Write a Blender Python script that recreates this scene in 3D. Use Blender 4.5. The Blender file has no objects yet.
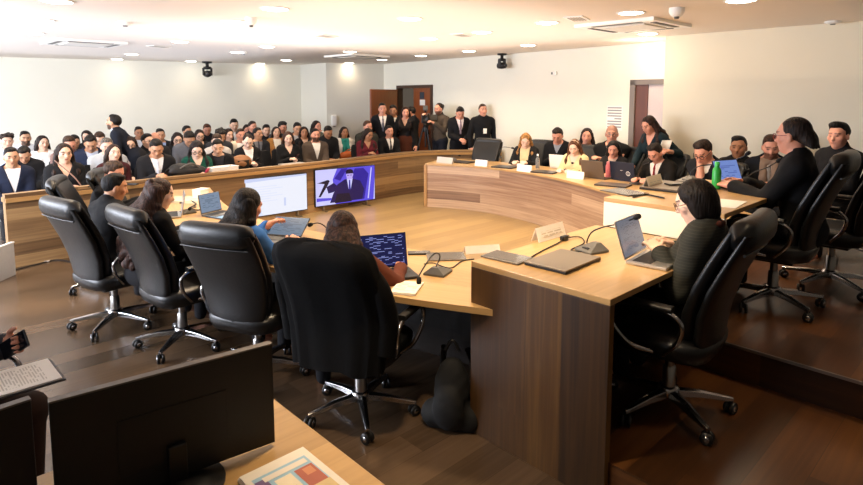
import bpy, math, random
import numpy as np
from mathutils import Vector, Matrix, Euler
random.seed(7)
rng = np.random.default_rng(7)
scene = bpy.context.scene
col = scene.collection
PI = math.pi
# ------------------------------------------------------------------ camera frame (room axes are the world axes)
F_PX, HCAM, YH, YAW, PITCH = 575.0, 1.85, 97.0, math.radians(43.5), math.radians(6.0)
CA, SA = math.cos(YAW), math.sin(YAW)
Y0 = YH + F_PX * math.tan(PITCH)
def XZ(X, Z, h=0.0):
    return Vector((CA * X + SA * Z, -SA * X + CA * Z, h))
def ray(px, py):
    a = (px - 431.5) / F_PX; b = (Y0 - py) / F_PX
    fz = math.cos(PITCH) + b * math.sin(PITCH); up = -math.sin(PITCH) + b * math.cos(PITCH)
    return a / fz, up / fz                       # lateral and vertical per metre of ground depth
def at(px, py, h=0.0):
    a, u = ray(px, py)
    Z = (h - HCAM) / u
    return XZ(a * Z, Z, h)
def atz(px, py, Z):
    a, u = ray(px, py)
    return XZ(a * Z, Z, HCAM + u * Z)
def on_line(px, py, A, B):
    """point on the vertical plane through ground points A-B seen at px,py"""
    a, u = ray(px, py)
    d = XZ(a, 1.0); w = Vector((B[0] - A[0], B[1] - A[1]))
    det = d.x * -w.y + w.x * d.y
    t = (A[0] * -w.y + w.x * A[1]) / det
    return Vector((d.x * t, d.y * t, HCAM + u * t))
cam_d = bpy.data.cameras.new('camera'); cam = bpy.data.objects.new('camera', cam_d); col.objects.link(cam)
cam.location = (0, 0, HCAM); cam.rotation_euler = (PI / 2 - PITCH, 0, -YAW)
cam_d.sensor_width = 36; cam_d.lens = F_PX * 36 / 863; cam_d.shift_y = -(242.5 - Y0) / 863
cam_d.clip_start = 0.05
scene.camera = cam
# ------------------------------------------------------------------ materials
def srgb(c):
    if isinstance(c, str):
        c = c.lstrip('#'); c = [int(c[i:i + 2], 16) / 255 for i in (0, 2, 4)]
    return tuple(((v / 12.92) if v <= 0.04045 else ((v + 0.055) / 1.055) ** 2.4) for v in c[:3]) + (1.0,)
MATS = {}
def new_mat(name):
    m = bpy.data.materials.new(name); m.use_nodes = True
    return m, m.node_tree.nodes, m.node_tree.links, m.node_tree.nodes['Principled BSDF']
def plain(name, c, rough=0.5, metal=0.0, noise=0.06, scale=30.0, bump=0.0, bscale=200.0, spec=0.5, coat=0.0, alpha=None, trans=0.0):
    if name in MATS: return MATS[name]
    m, N, L, b = new_mat(name)
    rgb = srgb(c)
    tc = N.new('ShaderNodeTexCoord'); nz = N.new('ShaderNodeTexNoise'); nz.inputs['Scale'].default_value = scale
    L.new(tc.outputs['Object'], nz.inputs['Vector'])
    mx = N.new('ShaderNodeMix'); mx.data_type = 'RGBA'
    mx.inputs[6].default_value = tuple(v * (1 - noise) for v in rgb[:3]) + (1,)
    mx.inputs[7].default_value = tuple(min(1, v * (1 + noise)) for v in rgb[:3]) + (1,)
    L.new(nz.outputs['Fac'], mx.inputs[0]); L.new(mx.outputs[2], b.inputs['Base Color'])
    b.inputs['Roughness'].default_value = rough; b.inputs['Metallic'].default_value = metal
    b.inputs['Specular IOR Level'].default_value = spec; b.inputs['Coat Weight'].default_value = coat
    if trans: b.inputs['Transmission Weight'].default_value = trans
    if alpha is not None: b.inputs['Alpha'].default_value = alpha
    if bump:
        n2 = N.new('ShaderNodeTexNoise'); n2.inputs['Scale'].default_value = bscale; L.new(tc.outputs['Object'], n2.inputs['Vector'])
        bp = N.new('ShaderNodeBump'); bp.inputs['Strength'].default_value = bump; bp.inputs['Distance'].default_value = 0.004
        L.new(n2.outputs['Fac'], bp.inputs['Height']); L.new(bp.outputs['Normal'], b.inputs['Normal'])
    MATS[name] = m
    return m
def emit(name, c, s=1.0, base='#101010'):
    if name in MATS: return MATS[name]
    m, N, L, b = new_mat(name)
    b.inputs['Base Color'].default_value = srgb(base); b.inputs['Roughness'].default_value = 0.25
    b.inputs['Emission Color'].default_value = srgb(c); b.inputs['Emission Strength'].default_value = s
    MATS[name] = m
    return m
def wood(name, c_dark, c_mid, c_light, plank=0.15, length=2.0, rough=0.4, vary=1.0, grain=1.0, coat=0.0, seam=0.5, spec=0.5):
    """planks along U of the metre UV map"""
    m, N, L, b = new_mat(name)
    uv = N.new('ShaderNodeUVMap'); sp = N.new('ShaderNodeSeparateXYZ'); L.new(uv.outputs[0], sp.inputs[0])
    def mth(op, a, bb=None):
        n = N.new('ShaderNodeMath'); n.operation = op
        for i, v in enumerate((a, bb)):
            if v is None: continue
            if isinstance(v, (int, float)): n.inputs[i].default_value = v
            else: L.new(v, n.inputs[i])
        return n.outputs[0]
    row = mth('FLOOR', mth('DIVIDE', sp.outputs[1], plank))
    off = mth('MULTIPLY', mth('FRACT', mth('MULTIPLY', row, 0.618)), length)
    cell = mth('FLOOR', mth('DIVIDE', mth('ADD', sp.outputs[0], off), length))
    cv = N.new('ShaderNodeCombineXYZ'); L.new(cell, cv.inputs[0]); L.new(row, cv.inputs[1])
    wn = N.new('ShaderNodeTexWhiteNoise'); wn.noise_dimensions = '2D'; L.new(cv.outputs[0], wn.inputs['Vector'])
    mp = N.new('ShaderNodeCombineXYZ')
    L.new(mth('ADD', mth('MULTIPLY', sp.outputs[0], 1.3), mth('MULTIPLY', wn.outputs['Value'], 37.0)), mp.inputs[0])
    L.new(mth('MULTIPLY', sp.outputs[1], 34.0), mp.inputs[1]); L.new(row, mp.inputs[2])
    nz = N.new('ShaderNodeTexNoise'); nz.inputs['Scale'].default_value = 1.0; nz.inputs['Detail'].default_value = 4; nz.inputs['Distortion'].default_value = 0.6
    L.new(mp.outputs[0], nz.inputs['Vector'])
    g = mth('ADD', mth('MULTIPLY', wn.outputs['Value'], 0.55 * vary), mth('MULTIPLY', nz.outputs['Fac'], 0.75 * grain))
    cr = N.new('ShaderNodeValToRGB'); e = cr.color_ramp.elements
    e[0].position = 0.15; e[0].color = srgb(c_dark); e[1].position = 0.95; e[1].color = srgb(c_light)
    x = cr.color_ramp.elements.new(0.55); x.color = srgb(c_mid)
    L.new(g, cr.inputs[0])
    fr = mth('FRACT', mth('DIVIDE', sp.outputs[1], plank))
    sm = mth('MULTIPLY', mth('LESS_THAN', fr, 0.02), seam)
    mx = N.new('ShaderNodeMix'); mx.data_type = 'RGBA'; L.new(sm, mx.inputs[0]); L.new(cr.outputs[0], mx.inputs[6]); mx.inputs[7].default_value = tuple(v * 0.35 for v in srgb(c_dark)[:3]) + (1,)
    L.new(mx.outputs[2], b.inputs['Base Color'])
    b.inputs['Roughness'].default_value = rough; b.inputs['Coat Weight'].default_value = coat; b.inputs['Coat Roughness'].default_value = 0.15
    b.inputs['Specular IOR Level'].default_value = spec
    bp = N.new('ShaderNodeBump'); bp.inputs['Strength'].default_value = 0.08; bp.inputs['Distance'].default_value = 0.002
    L.new(nz.outputs['Fac'], bp.inputs['Height']); L.new(bp.outputs['Normal'], b.inputs['Normal'])
    MATS[name] = m
    return m
def printed(name, paper, ink, rows=40.0, cols=18.0, density=0.5, margin=0.1, emitting=0.0, rough=0.6):
    """lines of small illegible print on the 0..1 UV map"""
    m, N, L, b = new_mat(name)
    uv = N.new('ShaderNodeUVMap'); sp = N.new('ShaderNodeSeparateXYZ'); L.new(uv.outputs[0], sp.inputs[0])
    def mth(op, a, bb=None):
        n = N.new('ShaderNodeMath'); n.operation = op
        for i, v in enumerate((a, bb)):
            if v is None: continue
            if isinstance(v, (int, float)): n.inputs[i].default_value = v
            else: L.new(v, n.inputs[i])
        return n.outputs[0]
    r = mth('MULTIPLY', sp.outputs[1], rows)
    line = mth('LESS_THAN', mth('FRACT', r), 0.5)
    cv = N.new('ShaderNodeCombineXYZ'); L.new(mth('FLOOR', mth('MULTIPLY', sp.outputs[0], cols)), cv.inputs[0]); L.new(mth('FLOOR', r), cv.inputs[1])
    wn = N.new('ShaderNodeTexWhiteNoise'); wn.noise_dimensions = '2D'; L.new(cv.outputs[0], wn.inputs['Vector'])
    on = mth('MULTIPLY', line, mth('LESS_THAN', wn.outputs['Value'], density))
    for ax in (0, 1):
        on = mth('MULTIPLY', on, mth('LESS_THAN', mth('ABSOLUTE', mth('SUBTRACT', sp.outputs[ax], 0.5)), 0.5 - margin))
    mx = N.new('ShaderNodeMix'); mx.data_type = 'RGBA'; L.new(on, mx.inputs[0]); mx.inputs[6].default_value = srgb(paper); mx.inputs[7].default_value = srgb(ink)
    if emitting:
        b.inputs['Base Color'].default_value = srgb('#0a0a0c'); L.new(mx.outputs[2], b.inputs['Emission Color']); b.inputs['Emission Strength'].default_value = emitting
        b.inputs['Roughness'].default_value = 0.2
    else:
        L.new(mx.outputs[2], b.inputs['Base Color']); b.inputs['Roughness'].default_value = rough
    MATS[name] = m
    return m
# ------------------------------------------------------------------ object helpers
def tag(o, label=None, cat=None, group=None, kind=None):
    if label: o['label'] = label
    if cat: o['category'] = cat
    if group: o['group'] = group
    if kind: o['kind'] = kind
    return o
def thing(name, label, cat, loc=(0, 0, 0), rotz=0.0, group=None):
    o = bpy.data.objects.new(name, None); o.empty_display_size = 0.1; col.objects.link(o)
    o.location = loc; o.rotation_euler = (0, 0, rotz)
    return tag(o, label, cat, group)
class MB:
    """collects faces for ONE mesh, with a metre UV map"""
    def __init__(s): s.v = []; s.f = []; s.uv = []; s.mi = []; s.sm = []
    def add(s, verts, faces, uvs=None, mi=0, smooth=False):
        o = len(s.v); s.v += [tuple(v) for v in verts]
        for k, f in enumerate(faces):
            s.f.append(tuple(i + o for i in f)); s.mi.append(mi); s.sm.append(smooth)
            s.uv.append(uvs[k] if uvs else [(verts[i][0], verts[i][1]) for i in f])
        return s
    def box(s, c, d, R=None, mi=0, swap=False):
        x, y, z = (v / 2 for v in d)
        P = [(-x, -y, -z), (x, -y, -z), (x, y, -z), (-x, y, -z), (-x, -y, z), (x, -y, z), (x, y, z), (-x, y, z)]
        Fs = [((0, 3, 2, 1), (0, 1)), ((4, 5, 6, 7), (0, 1)), ((0, 1, 5, 4), (0, 2)), ((2, 3, 7, 6), (0, 2)), ((1, 2, 6, 5), (1, 2)), ((3, 0, 4, 7), (1, 2))]
        uvs = []
        for f, (a, b) in Fs:
            if swap: a, b = b, a
            uvs.append([(P[i][a] + c[a], P[i][b] + c[b]) for i in f])
        V = [Vector(p) for p in P]
        if R is not None: V = [R @ p for p in V]
        C = Vector(c)
        return s.add([p + C for p in V], [f for f, _ in Fs], uvs, mi)
    def prism(s, pts, z0, z1, mi=0, side_swap=False, smooth=False):
        n = len(pts)
        V = [(p[0], p[1], z0) for p in pts] + [(p[0], p[1], z1) for p in pts]
        s.add(V, [tuple(range(n - 1, -1, -1)), tuple(range(n, 2 * n))], None, mi)
        acc = 0
        for i in range(n):
            j = (i + 1) % n; L = math.dist(pts[i][:2], pts[j][:2])
            u = [(acc, z0), (acc + L, z0), (acc + L, z1), (acc, z1)]
            if side_swap: u = [(b, a) for a, b in u]
            s.add([V[i], V[j], V[j + n], V[i + n]], [(0, 1, 2, 3)], [u], mi, smooth)
            acc += L
        return s
    def rings(s, R, closed_ring=True, cap=True, mi=0, smooth=True, loop=False):
        n = len(R[0]); V = [p for r in R for p in r]; Fs = []; U = []
        m = len(R)
        for i in range(m if loop else m - 1):
            i2 = (i + 1) % m
            for j in range(n if closed_ring else n - 1):
                k = (j + 1) % n
                Fs.append((i * n + j, i * n + k, i2 * n + k, i2 * n + j))
                U.append([(i / m, j / n), (i / m, (j + 1) / n), ((i + 1) / m, (j + 1) / n), ((i + 1) / m, j / n)])
        s.add(V, Fs, U, mi, smooth)
        if cap and not loop:
            s.add(R[0], [tuple(range(n - 1, -1, -1))], None, mi, False); s.add(R[-1], [tuple(range(n))], None, mi, False)
        return s
    def tube(s, pts, r, n=10, mi=0, loop=False, cap=True):
        P = [Vector(p) for p in pts]; m = len(P); rr = r if isinstance(r, (list, tuple)) else [r] * m
        R = []; up = None
        for i in range(m):
            if loop: t = P[(i + 1) % m] - P[i - 1]
            else: t = P[min(i + 1, m - 1)] - P[max(i - 1, 0)]
            t.normalize()
            if up is None:
                up = t.orthogonal().normalized()
            up = (up - t * up.dot(t)).normalized(); w = t.cross(up)
            R.append([P[i] + (up * math.cos(2 * PI * k / n) + w * math.sin(2 * PI * k / n)) * rr[i] for k in range(n)])
        return s.rings(R, cap=cap, mi=mi, loop=loop)
    def lathe(s, prof, c=(0, 0, 0), n=20, mi=0, R=None, cap=True):
        C = Vector(c); RR = []
        for r, z in prof:
            ring = [Vector((r * math.cos(2 * PI * k / n), r * math.sin(2 * PI * k / n), z)) for k in range(n)]
            RR.append([(R @ p if R is not None else p) + C for p in ring])
        return s.rings(RR, cap=cap, mi=mi)
    def grid_uv01(s, quad, mi=0):
        return s.add(quad, [(0, 1, 2, 3)], [[(0, 0), (1, 0), (1, 1), (0, 1)]], mi)
    def build(s, name, mats, parent=None, bevel=0.0, seg=2, loc=None):
        me = bpy.data.meshes.new(name); me.from_pydata(s.v, [], s.f)
        for m in (mats if isinstance(mats, (list, tuple)) else [mats]): me.materials.append(m)
        uvl = me.uv_layers.new(name='UVMap')
        uvl.data.foreach_set('uv', [x for f in s.uv for p in f for x in p])
        me.polygons.foreach_set('material_index', s.mi); me.polygons.foreach_set('use_smooth', s.sm)
        me.update()
        o = bpy.data.objects.new(name, me); col.objects.link(o)
        if parent is not None: o.parent = parent
        if loc is not None: o.location = loc
        if bevel:
            b = o.modifiers.new('bevel', 'BEVEL'); b.width = bevel; b.segments = seg; b.limit_method = 'ANGLE'; b.angle_limit = math.radians(40)
        return o
def dup(root, loc, rotz, label=None, group=None, cat=None):
    r = root.copy(); col.objects.link(r); r.location = loc; r.rotation_euler = (0, 0, rotz)
    if label: r['label'] = label
    if group: r['group'] = group
    if cat: r['category'] = cat
    for ch in list(root.children):
        c = ch.copy(); col.objects.link(c); c.parent = r
        for g in list(ch.children):
            d = g.copy(); col.objects.link(d); d.parent = c
    return r
def spline(pts, n=10):
    """catmull-rom through points"""
    P = [Vector(p) for p in pts]; out = []
    for i in range(len(P) - 1):
        a = P[i - 1] if i else P[0] * 2 - P[1]; b, c = P[i], P[i + 1]; d = P[i + 2] if i + 2 < len(P) else P[-1] * 2 - P[-2]
        for k in range(n):
            t = k / n
            out.append(0.5 * ((2 * b) + (c - a) * t + (2 * a - 5 * b + 4 * c - d) * t * t + (3 * b - a - 3 * c + d) * t ** 3))
    out.append(P[-1]); return out
def face_rot(dx, dy):
    """rotation that turns +y towards (dx,dy)"""
    return math.atan2(-dx, dy)
# ------------------------------------------------------------------ signed-distance sculpting (numpy) for bodies, hair and clothing
class SDF:
    def __init__(s): s.p = []; s.cuts = []
    def cone(s, a, b, ra, rb, k=0.02): s.p.append(('c', np.array(a, float), np.array(b, float), ra, rb, k)); return s
    def ell(s, c, r, R=None, k=0.02): s.p.append(('e', np.array(c, float), np.array(r, float), None if R is None else np.array(R, float), 0, k)); return s
    def cut(s, fn): s.cuts.append(fn); return s
    def mesh(s, h, infl=0.0, wob=0.0):
        lo = np.full(3, 1e9); hi = -lo; bb = []
        for q in s.p:
            if q[0] == 'c':
                r = max(q[3], q[4]) + infl; l = np.minimum(q[1], q[2]) - r; u = np.maximum(q[1], q[2]) + r
            else:
                r = np.max(q[2]) if q[3] is not None else q[2]
                l = q[1] - r - infl; u = q[1] + r + infl
            m = q[5] + 2.5 * h
            bb.append((l - m, u + m)); lo = np.minimum(lo, l); hi = np.maximum(hi, u)
        lo -= 3 * h; hi += 3 * h
        n = np.ceil((hi - lo) / h).astype(int) + 1
        Fd = np.full(n, 1.0, np.float32)
        ax = [(lo[i] + h * np.arange(n[i])).astype(np.float32) for i in range(3)]
        for q, (l, u) in zip(s.p, bb):
            i0 = np.maximum(((l - lo) / h).astype(int), 0); i1 = np.minimum(np.ceil((u - lo) / h).astype(int) + 1, n)
            X = ax[0][i0[0]:i1[0], None, None]; Y = ax[1][None, i0[1]:i1[1], None]; Z = ax[2][None, None, i0[2]:i1[2]]
            if q[0] == 'c':
                a, b = q[1], q[2]; ba = b - a; L = float(ba @ ba) + 1e-9
                px, py, pz = X - a[0], Y - a[1], Z - a[2]
                t = np.clip((px * ba[0] + py * ba[1] + pz * ba[2]) / L, 0, 1)
                d = np.sqrt((px - t * ba[0]) ** 2 + (py - t * ba[1]) ** 2 + (pz - t * ba[2]) ** 2) - (q[3] + infl + t * (q[4] - q[3]))
            else:
                px, py, pz = X - q[1][0], Y - q[1][1], Z - q[1][2]
                if q[3] is not None:
                    R = q[3]
                    px, py, pz = (R[0, 0] * px + R[1, 0] * py + R[2, 0] * pz, R[0, 1] * px + R[1, 1] * py + R[2, 1] * pz, R[0, 2] * px + R[1, 2] * py + R[2, 2] * pz)
                r = q[2] + infl
                k0 = np.sqrt((px / r[0]) ** 2 + (py / r[1]) ** 2 + (pz / r[2]) ** 2)
                k1 = np.sqrt((px / r[0] ** 2) ** 2 + (py / r[1] ** 2) ** 2 + (pz / r[2] ** 2) ** 2) + 1e-6
                d = k0 * (k0 - 1) / k1
            sl = (slice(i0[0], i1[0]), slice(i0[1], i1[1]), slice(i0[2], i1[2]))
            A = Fd[sl]; k = q[5]
            hh = np.maximum(k - np.abs(A - d), 0) / k
            Fd[sl] = np.minimum(A, d) - hh * hh * k * 0.25
        X = ax[0][:, None, None]; Y = ax[1][None, :, None]; Z = ax[2][None, None, :]
        if wob: Fd += (wob * np.sin(X * 47 + 3 * np.sin(Z * 21)) * np.sin(Y * 39 + Z * 33)).astype(np.float32)
        for fn in s.cuts: Fd = np.maximum(Fd, -fn(X, Y, Z))
        return surfnet(Fd, lo, h)
def surfnet(Fd, lo, h):
    I = Fd < 0
    n0, n1, n2 = Fd.shape
    cnt = np.zeros((n0 - 1, n1 - 1, n2 - 1), np.int8)
    for a in (0, 1):
        for b in (0, 1):
            for c in (0, 1): cnt += I[a:n0 - 1 + a, b:n1 - 1 + b, c:n2 - 1 + c]
    act = (cnt > 0) & (cnt < 8); idx = np.argwhere(act)
    pos = np.zeros((len(idx), 3)); num = np.zeros(len(idx))
    cor = [(a, b, c) for a in (0, 1) for b in (0, 1) for c in (0, 1)]
    for a in cor:
        for ax in range(3):
            if a[ax]: continue
            b = list(a); b[ax] = 1
            fa = Fd[idx[:, 0] + a[0], idx[:, 1] + a[1], idx[:, 2] + a[2]]; fb = Fd[idx[:, 0] + b[0], idx[:, 1] + b[1], idx[:, 2] + b[2]]
            x = (fa < 0) != (fb < 0)
            t = np.where(x, fa / np.where(x, fa - fb, 1), 0)
            e = np.tile(np.array(a, float), (len(idx), 1)); e[:, ax] += t
            pos += e * x[:, None]; num += x
    V = lo + h * (idx + pos / np.maximum(num, 1)[:, None])
    ids = np.full(act.shape, -1, np.int32); ids[act] = np.arange(len(idx))
    Q = []
    for ax in range(3):
        A = np.moveaxis(I, ax, 0); D = np.moveaxis(ids, ax, 0)
        ch = A[:-1, 1:-1, 1:-1] != A[1:, 1:-1, 1:-1]; e = np.argwhere(ch)
        if not len(e): continue
        i, j, k = e[:, 0], e[:, 1] + 1, e[:, 2] + 1
        q = np.stack([D[i, j - 1, k - 1], D[i, j, k - 1], D[i, j, k], D[i, j - 1, k]], 1)
        fl = A[i, j, k] ^ (ax == 1)
        q[~fl] = q[~fl][:, ::-1]
        Q.append(q)
    return V, np.concatenate(Q)
def np_mesh(name, V, Q, mat, parent=None, colors=None):
    me = bpy.data.meshes.new(name); nv, nq = len(V), len(Q)
    me.vertices.add(nv); me.vertices.foreach_set('co', np.asarray(V, np.float32).ravel())
    me.loops.add(nq * 4); me.loops.foreach_set('vertex_index', np.asarray(Q, np.int32).ravel())
    me.polygons.add(nq); me.polygons.foreach_set('loop_start', np.arange(0, nq * 4, 4, dtype=np.int32))
    me.polygons.foreach_set('use_smooth', np.ones(nq, bool))
    me.materials.append(mat)
    if colors is not None:
        at_ = me.color_attributes.new('Col', 'FLOAT_COLOR', 'POINT'); at_.data.foreach_set('color', np.asarray(colors, np.float32).ravel())
    me.update(calc_edges=True); me.validate()
    o = bpy.data.objects.new(name, me); col.objects.link(o)
    if parent is not None: o.parent = parent
    return o
# ------------------------------------------------------------------ people
def skin_material():
    m, N, L, b = new_mat('skin')
    a = N.new('ShaderNodeAttribute'); a.attribute_name = 'Col'
    tc = N.new('ShaderNodeTexCoord'); nz = N.new('ShaderNodeTexNoise'); nz.inputs['Scale'].default_value = 60; L.new(tc.outputs['Object'], nz.inputs['Vector'])
    mr = N.new('ShaderNodeMapRange'); mr.inputs[3].default_value = 0.92; mr.inputs[4].default_value = 1.06; L.new(nz.outputs['Fac'], mr.inputs[0])
    mx = N.new('ShaderNodeVectorMath'); mx.operation = 'SCALE'; L.new(a.outputs['Color'], mx.inputs[0]); L.new(mr.outputs[0], mx.inputs['Scale'])
    L.new(mx.outputs[0], b.inputs['Base Color']); b.inputs['Roughness'].default_value = 0.5
    return m
SKIN = skin_material()
def hair_mat(c):
    n = 'hair_' + c
    if n in MATS: return MATS[n]
    m, N, L, b = new_mat(n)
    tc = N.new('ShaderNodeTexCoord'); mp = N.new('ShaderNodeMapping'); mp.inputs['Scale'].default_value = (85, 85, 7); L.new(tc.outputs['Object'], mp.inputs[0])
    nz = N.new('ShaderNodeTexNoise'); nz.inputs['Scale'].default_value = 1; nz.inputs['Detail'].default_value = 3; L.new(mp.outputs[0], nz.inputs['Vector'])
    cr = N.new('ShaderNodeValToRGB'); r = srgb(c)
    cr.color_ramp.elements[0].position = 0.38; cr.color_ramp.elements[0].color = tuple(v * 0.4 for v in r[:3]) + (1,)
    cr.color_ramp.elements[1].position = 0.68; cr.color_ramp.elements[1].color = tuple(min(1, v * 2.1 + .003) for v in r[:3]) + (1,)
    L.new(nz.outputs['Fac'], cr.inputs[0]); L.new(cr.outputs[0], b.inputs['Base Color']); b.inputs['Roughness'].default_value = 0.55; b.inputs['Specular IOR Level'].default_value = 0.22
    bp = N.new('ShaderNodeBump'); bp.inputs['Strength'].default_value = 0.8; bp.inputs['Distance'].default_value = 0.010
    L.new(nz.outputs['Fac'], bp.inputs['Height']); L.new(bp.outputs['Normal'], b.inputs['Normal'])
    MATS[n] = m; return m
def cloth_mat(c, rough=0.85, pin=False):
    n = 'cloth_' + c + ('_pinstripe' if pin else '')
    if n in MATS: return MATS[n]
    if not pin: return plain(n, c, rough, noise=0.18, scale=14, bump=0.35, bscale=26, spec=0.25)
    m, N, L, b = new_mat(n)
    tc = N.new('ShaderNodeTexCoord'); w = N.new('ShaderNodeTexWave'); w.bands_direction = 'Z'; w.inputs['Scale'].default_value = 22; w.inputs['Distortion'].default_value = 1.2
    L.new(tc.outputs['Object'], w.inputs['Vector'])
    cr = N.new('ShaderNodeValToRGB'); r = srgb(c); cr.color_ramp.elements[0].position = 0.8; cr.color_ramp.elements[0].color = r
    cr.color_ramp.elements[1].position = 0.95; cr.color_ramp.elements[1].color = srgb('#2c2d28')
    L.new(w.outputs['Fac'], cr.inputs[0]); L.new(cr.outputs[0], b.inputs['Base Color']); b.inputs['Roughness'].default_value = 0.85
    MATS[n] = m; return m
def rx(a): c, s = math.cos(a), math.sin(a); return np.array([[1, 0, 0], [0, c, -s], [0, s, c]])
def ry(a): c, s = math.cos(a), math.sin(a); return np.array([[c, 0, s], [0, 1, 0], [-s, 0, c]])
def rz(a): c, s = math.cos(a), math.sin(a); return np.array([[c, -s, 0], [s, c, 0], [0, 0, 1]])
def nrm(v): v = np.asarray(v, float); return v / (np.linalg.norm(v) + 1e-9)
TONES = {'l': '#e2b79c', 'm': '#c99877', 't': '#b37f5d', 'd': '#7d5238', 'p': '#efcab4', 'r': '#d89a80'}
ARMS = {  # wrists: right (+x), left (-x), in metres from the floor point below the hips
    'lap': ((.07, .30, .64), (-.06, .33, .63)), 'phone': ((.05, .30, .80), (-.07, .29, .78)), 'knees': ((.13, .34, .62), (-.13, .34, .62)),
    'type': ((.11, .42, .80), (-.11, .42, .80)), 'cross': ((-.10, .24, .88), (.10, .21, .84)), 'chin': ((.05, .24, 1.02), (-.06, .30, .66)),
    'hang': ((.25, .04, .82), (-.25, .04, .82)), 'clasp': ((.05, .24, 1.02), (-.07, .23, 1.00)), 'sphone': ((.05, .28, 1.14), (-.08, .27, 1.10)),
    'camera': ((.04, .40, 1.44), (-.16, .34, 1.30)), 'oneup': ((.06, .28, 1.16), (-.25, .05, .83)), 'face': ((.03, .21, 1.07), (-.10, .36, .80))}
def person(label, loc, yaw, T=None, seated=True, fem=False, lean=4, roll=0, head=(0, 8, 0), hair='short', hc='#16110e', tone='m',
           top='suit', ct='#15161a', cs='#d9dde3', tie=None, cb='#16161a', arms='lap', hd=None, palm=None, curl=(28, 28), h=0.013, glasses=None,
           beard=None, skirt=None, shoes=False, group=None, sh=1.0, twist=0, pole=(0.5, -0.5, -0.8), pin=False, scarf=None, sleeve=0.93, band=None, collar=None, build=1.0, fat=1.0, trousers=True):
    if fem and hc == '#16110e': hc = '#221611'
    S = 1.0
    hipz = 0.52 if seated else 0.92
    Rt = rz(math.radians(twist)) @ ry(math.radians(roll)) @ rx(-math.radians(lean))
    hip = np.array([0, 0, hipz])
    tp = lambda x, y, z: hip + Rt @ np.array([x, y, z], float)
    wS = (0.88 if fem else 1.0) * sh
    # head
    Rh = Rt @ rx(math.radians(lean * 0.75)) @ rz(math.radians(head[0])) @ rx(-math.radians(head[1])) @ ry(math.radians(head[2]))
    piv = tp(0, -0.012, 0.545)
    Hc = piv + Rh @ np.array([0, 0.022, 0.118])
    hp = lambda x, y, z: Hc + Rh @ np.array([x, y, z], float)
    ztop = (Hc + Rh @ np.array([0, -0.01, 0.118]))[2]
    zs = T / ztop if T else 1.0
    S = max(0.86, min(1.10, zs)) * build
    # --- primitive lists (kind, args)
    torso = [('e', (0, 0, .03), (.165 if not fem else .17, .12, .125)), ('e', (0, .008, .18), (.138 if not fem else .118, .103 * fat, .16)),
             ('e', (0, .004, .35), (.158 * wS, .112, .165))]
    if fem: torso += [('e', (.07, .075, .335), (.062, .055, .06)), ('e', (-.07, .075, .335), (.062, .055, .06))]
    sx = 0.172 * wS
    sho = [('c', (-.13 * wS, -.012, .455), (.13 * wS, -.012, .455), .062, .062)]
    body = SDF(); top_s = SDF(); shirt_s = SDF()
    for sd in (body, top_s, shirt_s):
        for q in torso: sd.ell(tp(*q[1]), q[2], Rt, k=.05)
        for q in sho: sd.cone(tp(*q[1]), tp(*q[2]), q[3], q[4], k=.06)
        sd.cone(tp(-.10 * wS, -.015, .47), tp(-.03, -.02, .515), .045, .05, k=.05); sd.cone(tp(.10 * wS, -.015, .47), tp(.03, -.02, .515), .045, .05, k=.05)
    # neck, head
    body.cone(tp(0, -.02, .47), hp(0, -.022, -.05), .056 if not fem else .05, .052 if not fem else .046, k=.03)
    body.ell(hp(0, -.012, .028), (.077, .096, .092), Rh, k=.03).ell(hp(0, .022, -.045), (.060, .068, .070), Rh, k=.04)
    body.cone(hp(0, .062, -.095), hp(0, .052, -.085), .018, .024, k=.03)                         # chin
    body.cone(hp(0, .082, .012), hp(0, .103, -.026), .009, .013, k=.014)                         # nose
    body.cone(hp(-.035, .075, .033), hp(.035, .075, .033), .012, .012, k=.018)                   # brow
    body.cone(hp(-.018, .083, -.057), hp(.018, .083, -.057), .0075, .0075, k=.01)                # lips
    for s in (-1, 1):
        body.ell(hp(s * .079, -.008, -.012), (.011, .021, .032), Rh, k=.008)                     # ears
        body.ell(hp(s * .045, .055, -.018), (.024, .02, .022), Rh, k=.02)                        # cheeks
    def hl(X, Y, Z):
        x, y, z = X - Hc[0], Y - Hc[1], Z - Hc[2]
        return (Rh[0, 0] * x + Rh[1, 0] * y + Rh[2, 0] * z, Rh[0, 1] * x + Rh[1, 1] * y + Rh[2, 1] * z, Rh[0, 2] * x + Rh[1, 2] * y + Rh[2, 2] * z)
    def tl(X, Y, Z):
        x, y, z = X - hip[0], Y - hip[1], Z - hip[2]
        return (Rt[0, 0] * x + Rt[1, 0] * y + Rt[2, 0] * z, Rt[0, 1] * x + Rt[1, 1] * y + Rt[2, 1] * z, Rt[0, 2] * x + Rt[1, 2] * y + Rt[2, 2] * z)
    # arms and hands
    fr = 1.0 if h < 0.009 else 1.35
    A = ARMS[arms] if isinstance(arms, str) else arms
    hands = []
    for i, s in enumerate((1, -1)):
        sp_ = tp(s * sx, -.015, .448); w = np.array(A[i], float)
        la, lb = 0.285, 0.255
        d = w - sp_; D = np.linalg.norm(d)
        if D > la + lb - .01: w = sp_ + d / D * (la + lb - .01); d = w - sp_; D = la + lb - .01
        a_ = (la * la - lb * lb + D * D) / (2 * D); hh = math.sqrt(max(la * la - a_ * a_, 0))
        pl = np.array([s * pole[0], pole[1], pole[2]]); dn = d / D; pl = nrm(pl - dn * (pl @ dn))
        el = sp_ + dn * a_ + pl * hh
        for sd in (body, top_s, shirt_s):
            sd.cone(sp_, el, .052, .042, k=.035)
            e = sleeve if sd is not body else 1.0
            sd.cone(el, el + (w - el) * e, .041, .034 if sd is not body else .026, k=.02)
        f = nrm(hd[i]) if hd and hd[i] is not None else nrm(nrm(w - el) + np.array([0, .5, 0]))
        pn = np.array(palm[i], float) if palm and palm[i] is not None else np.array([-s * .45, 0.1, -.9])
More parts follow.
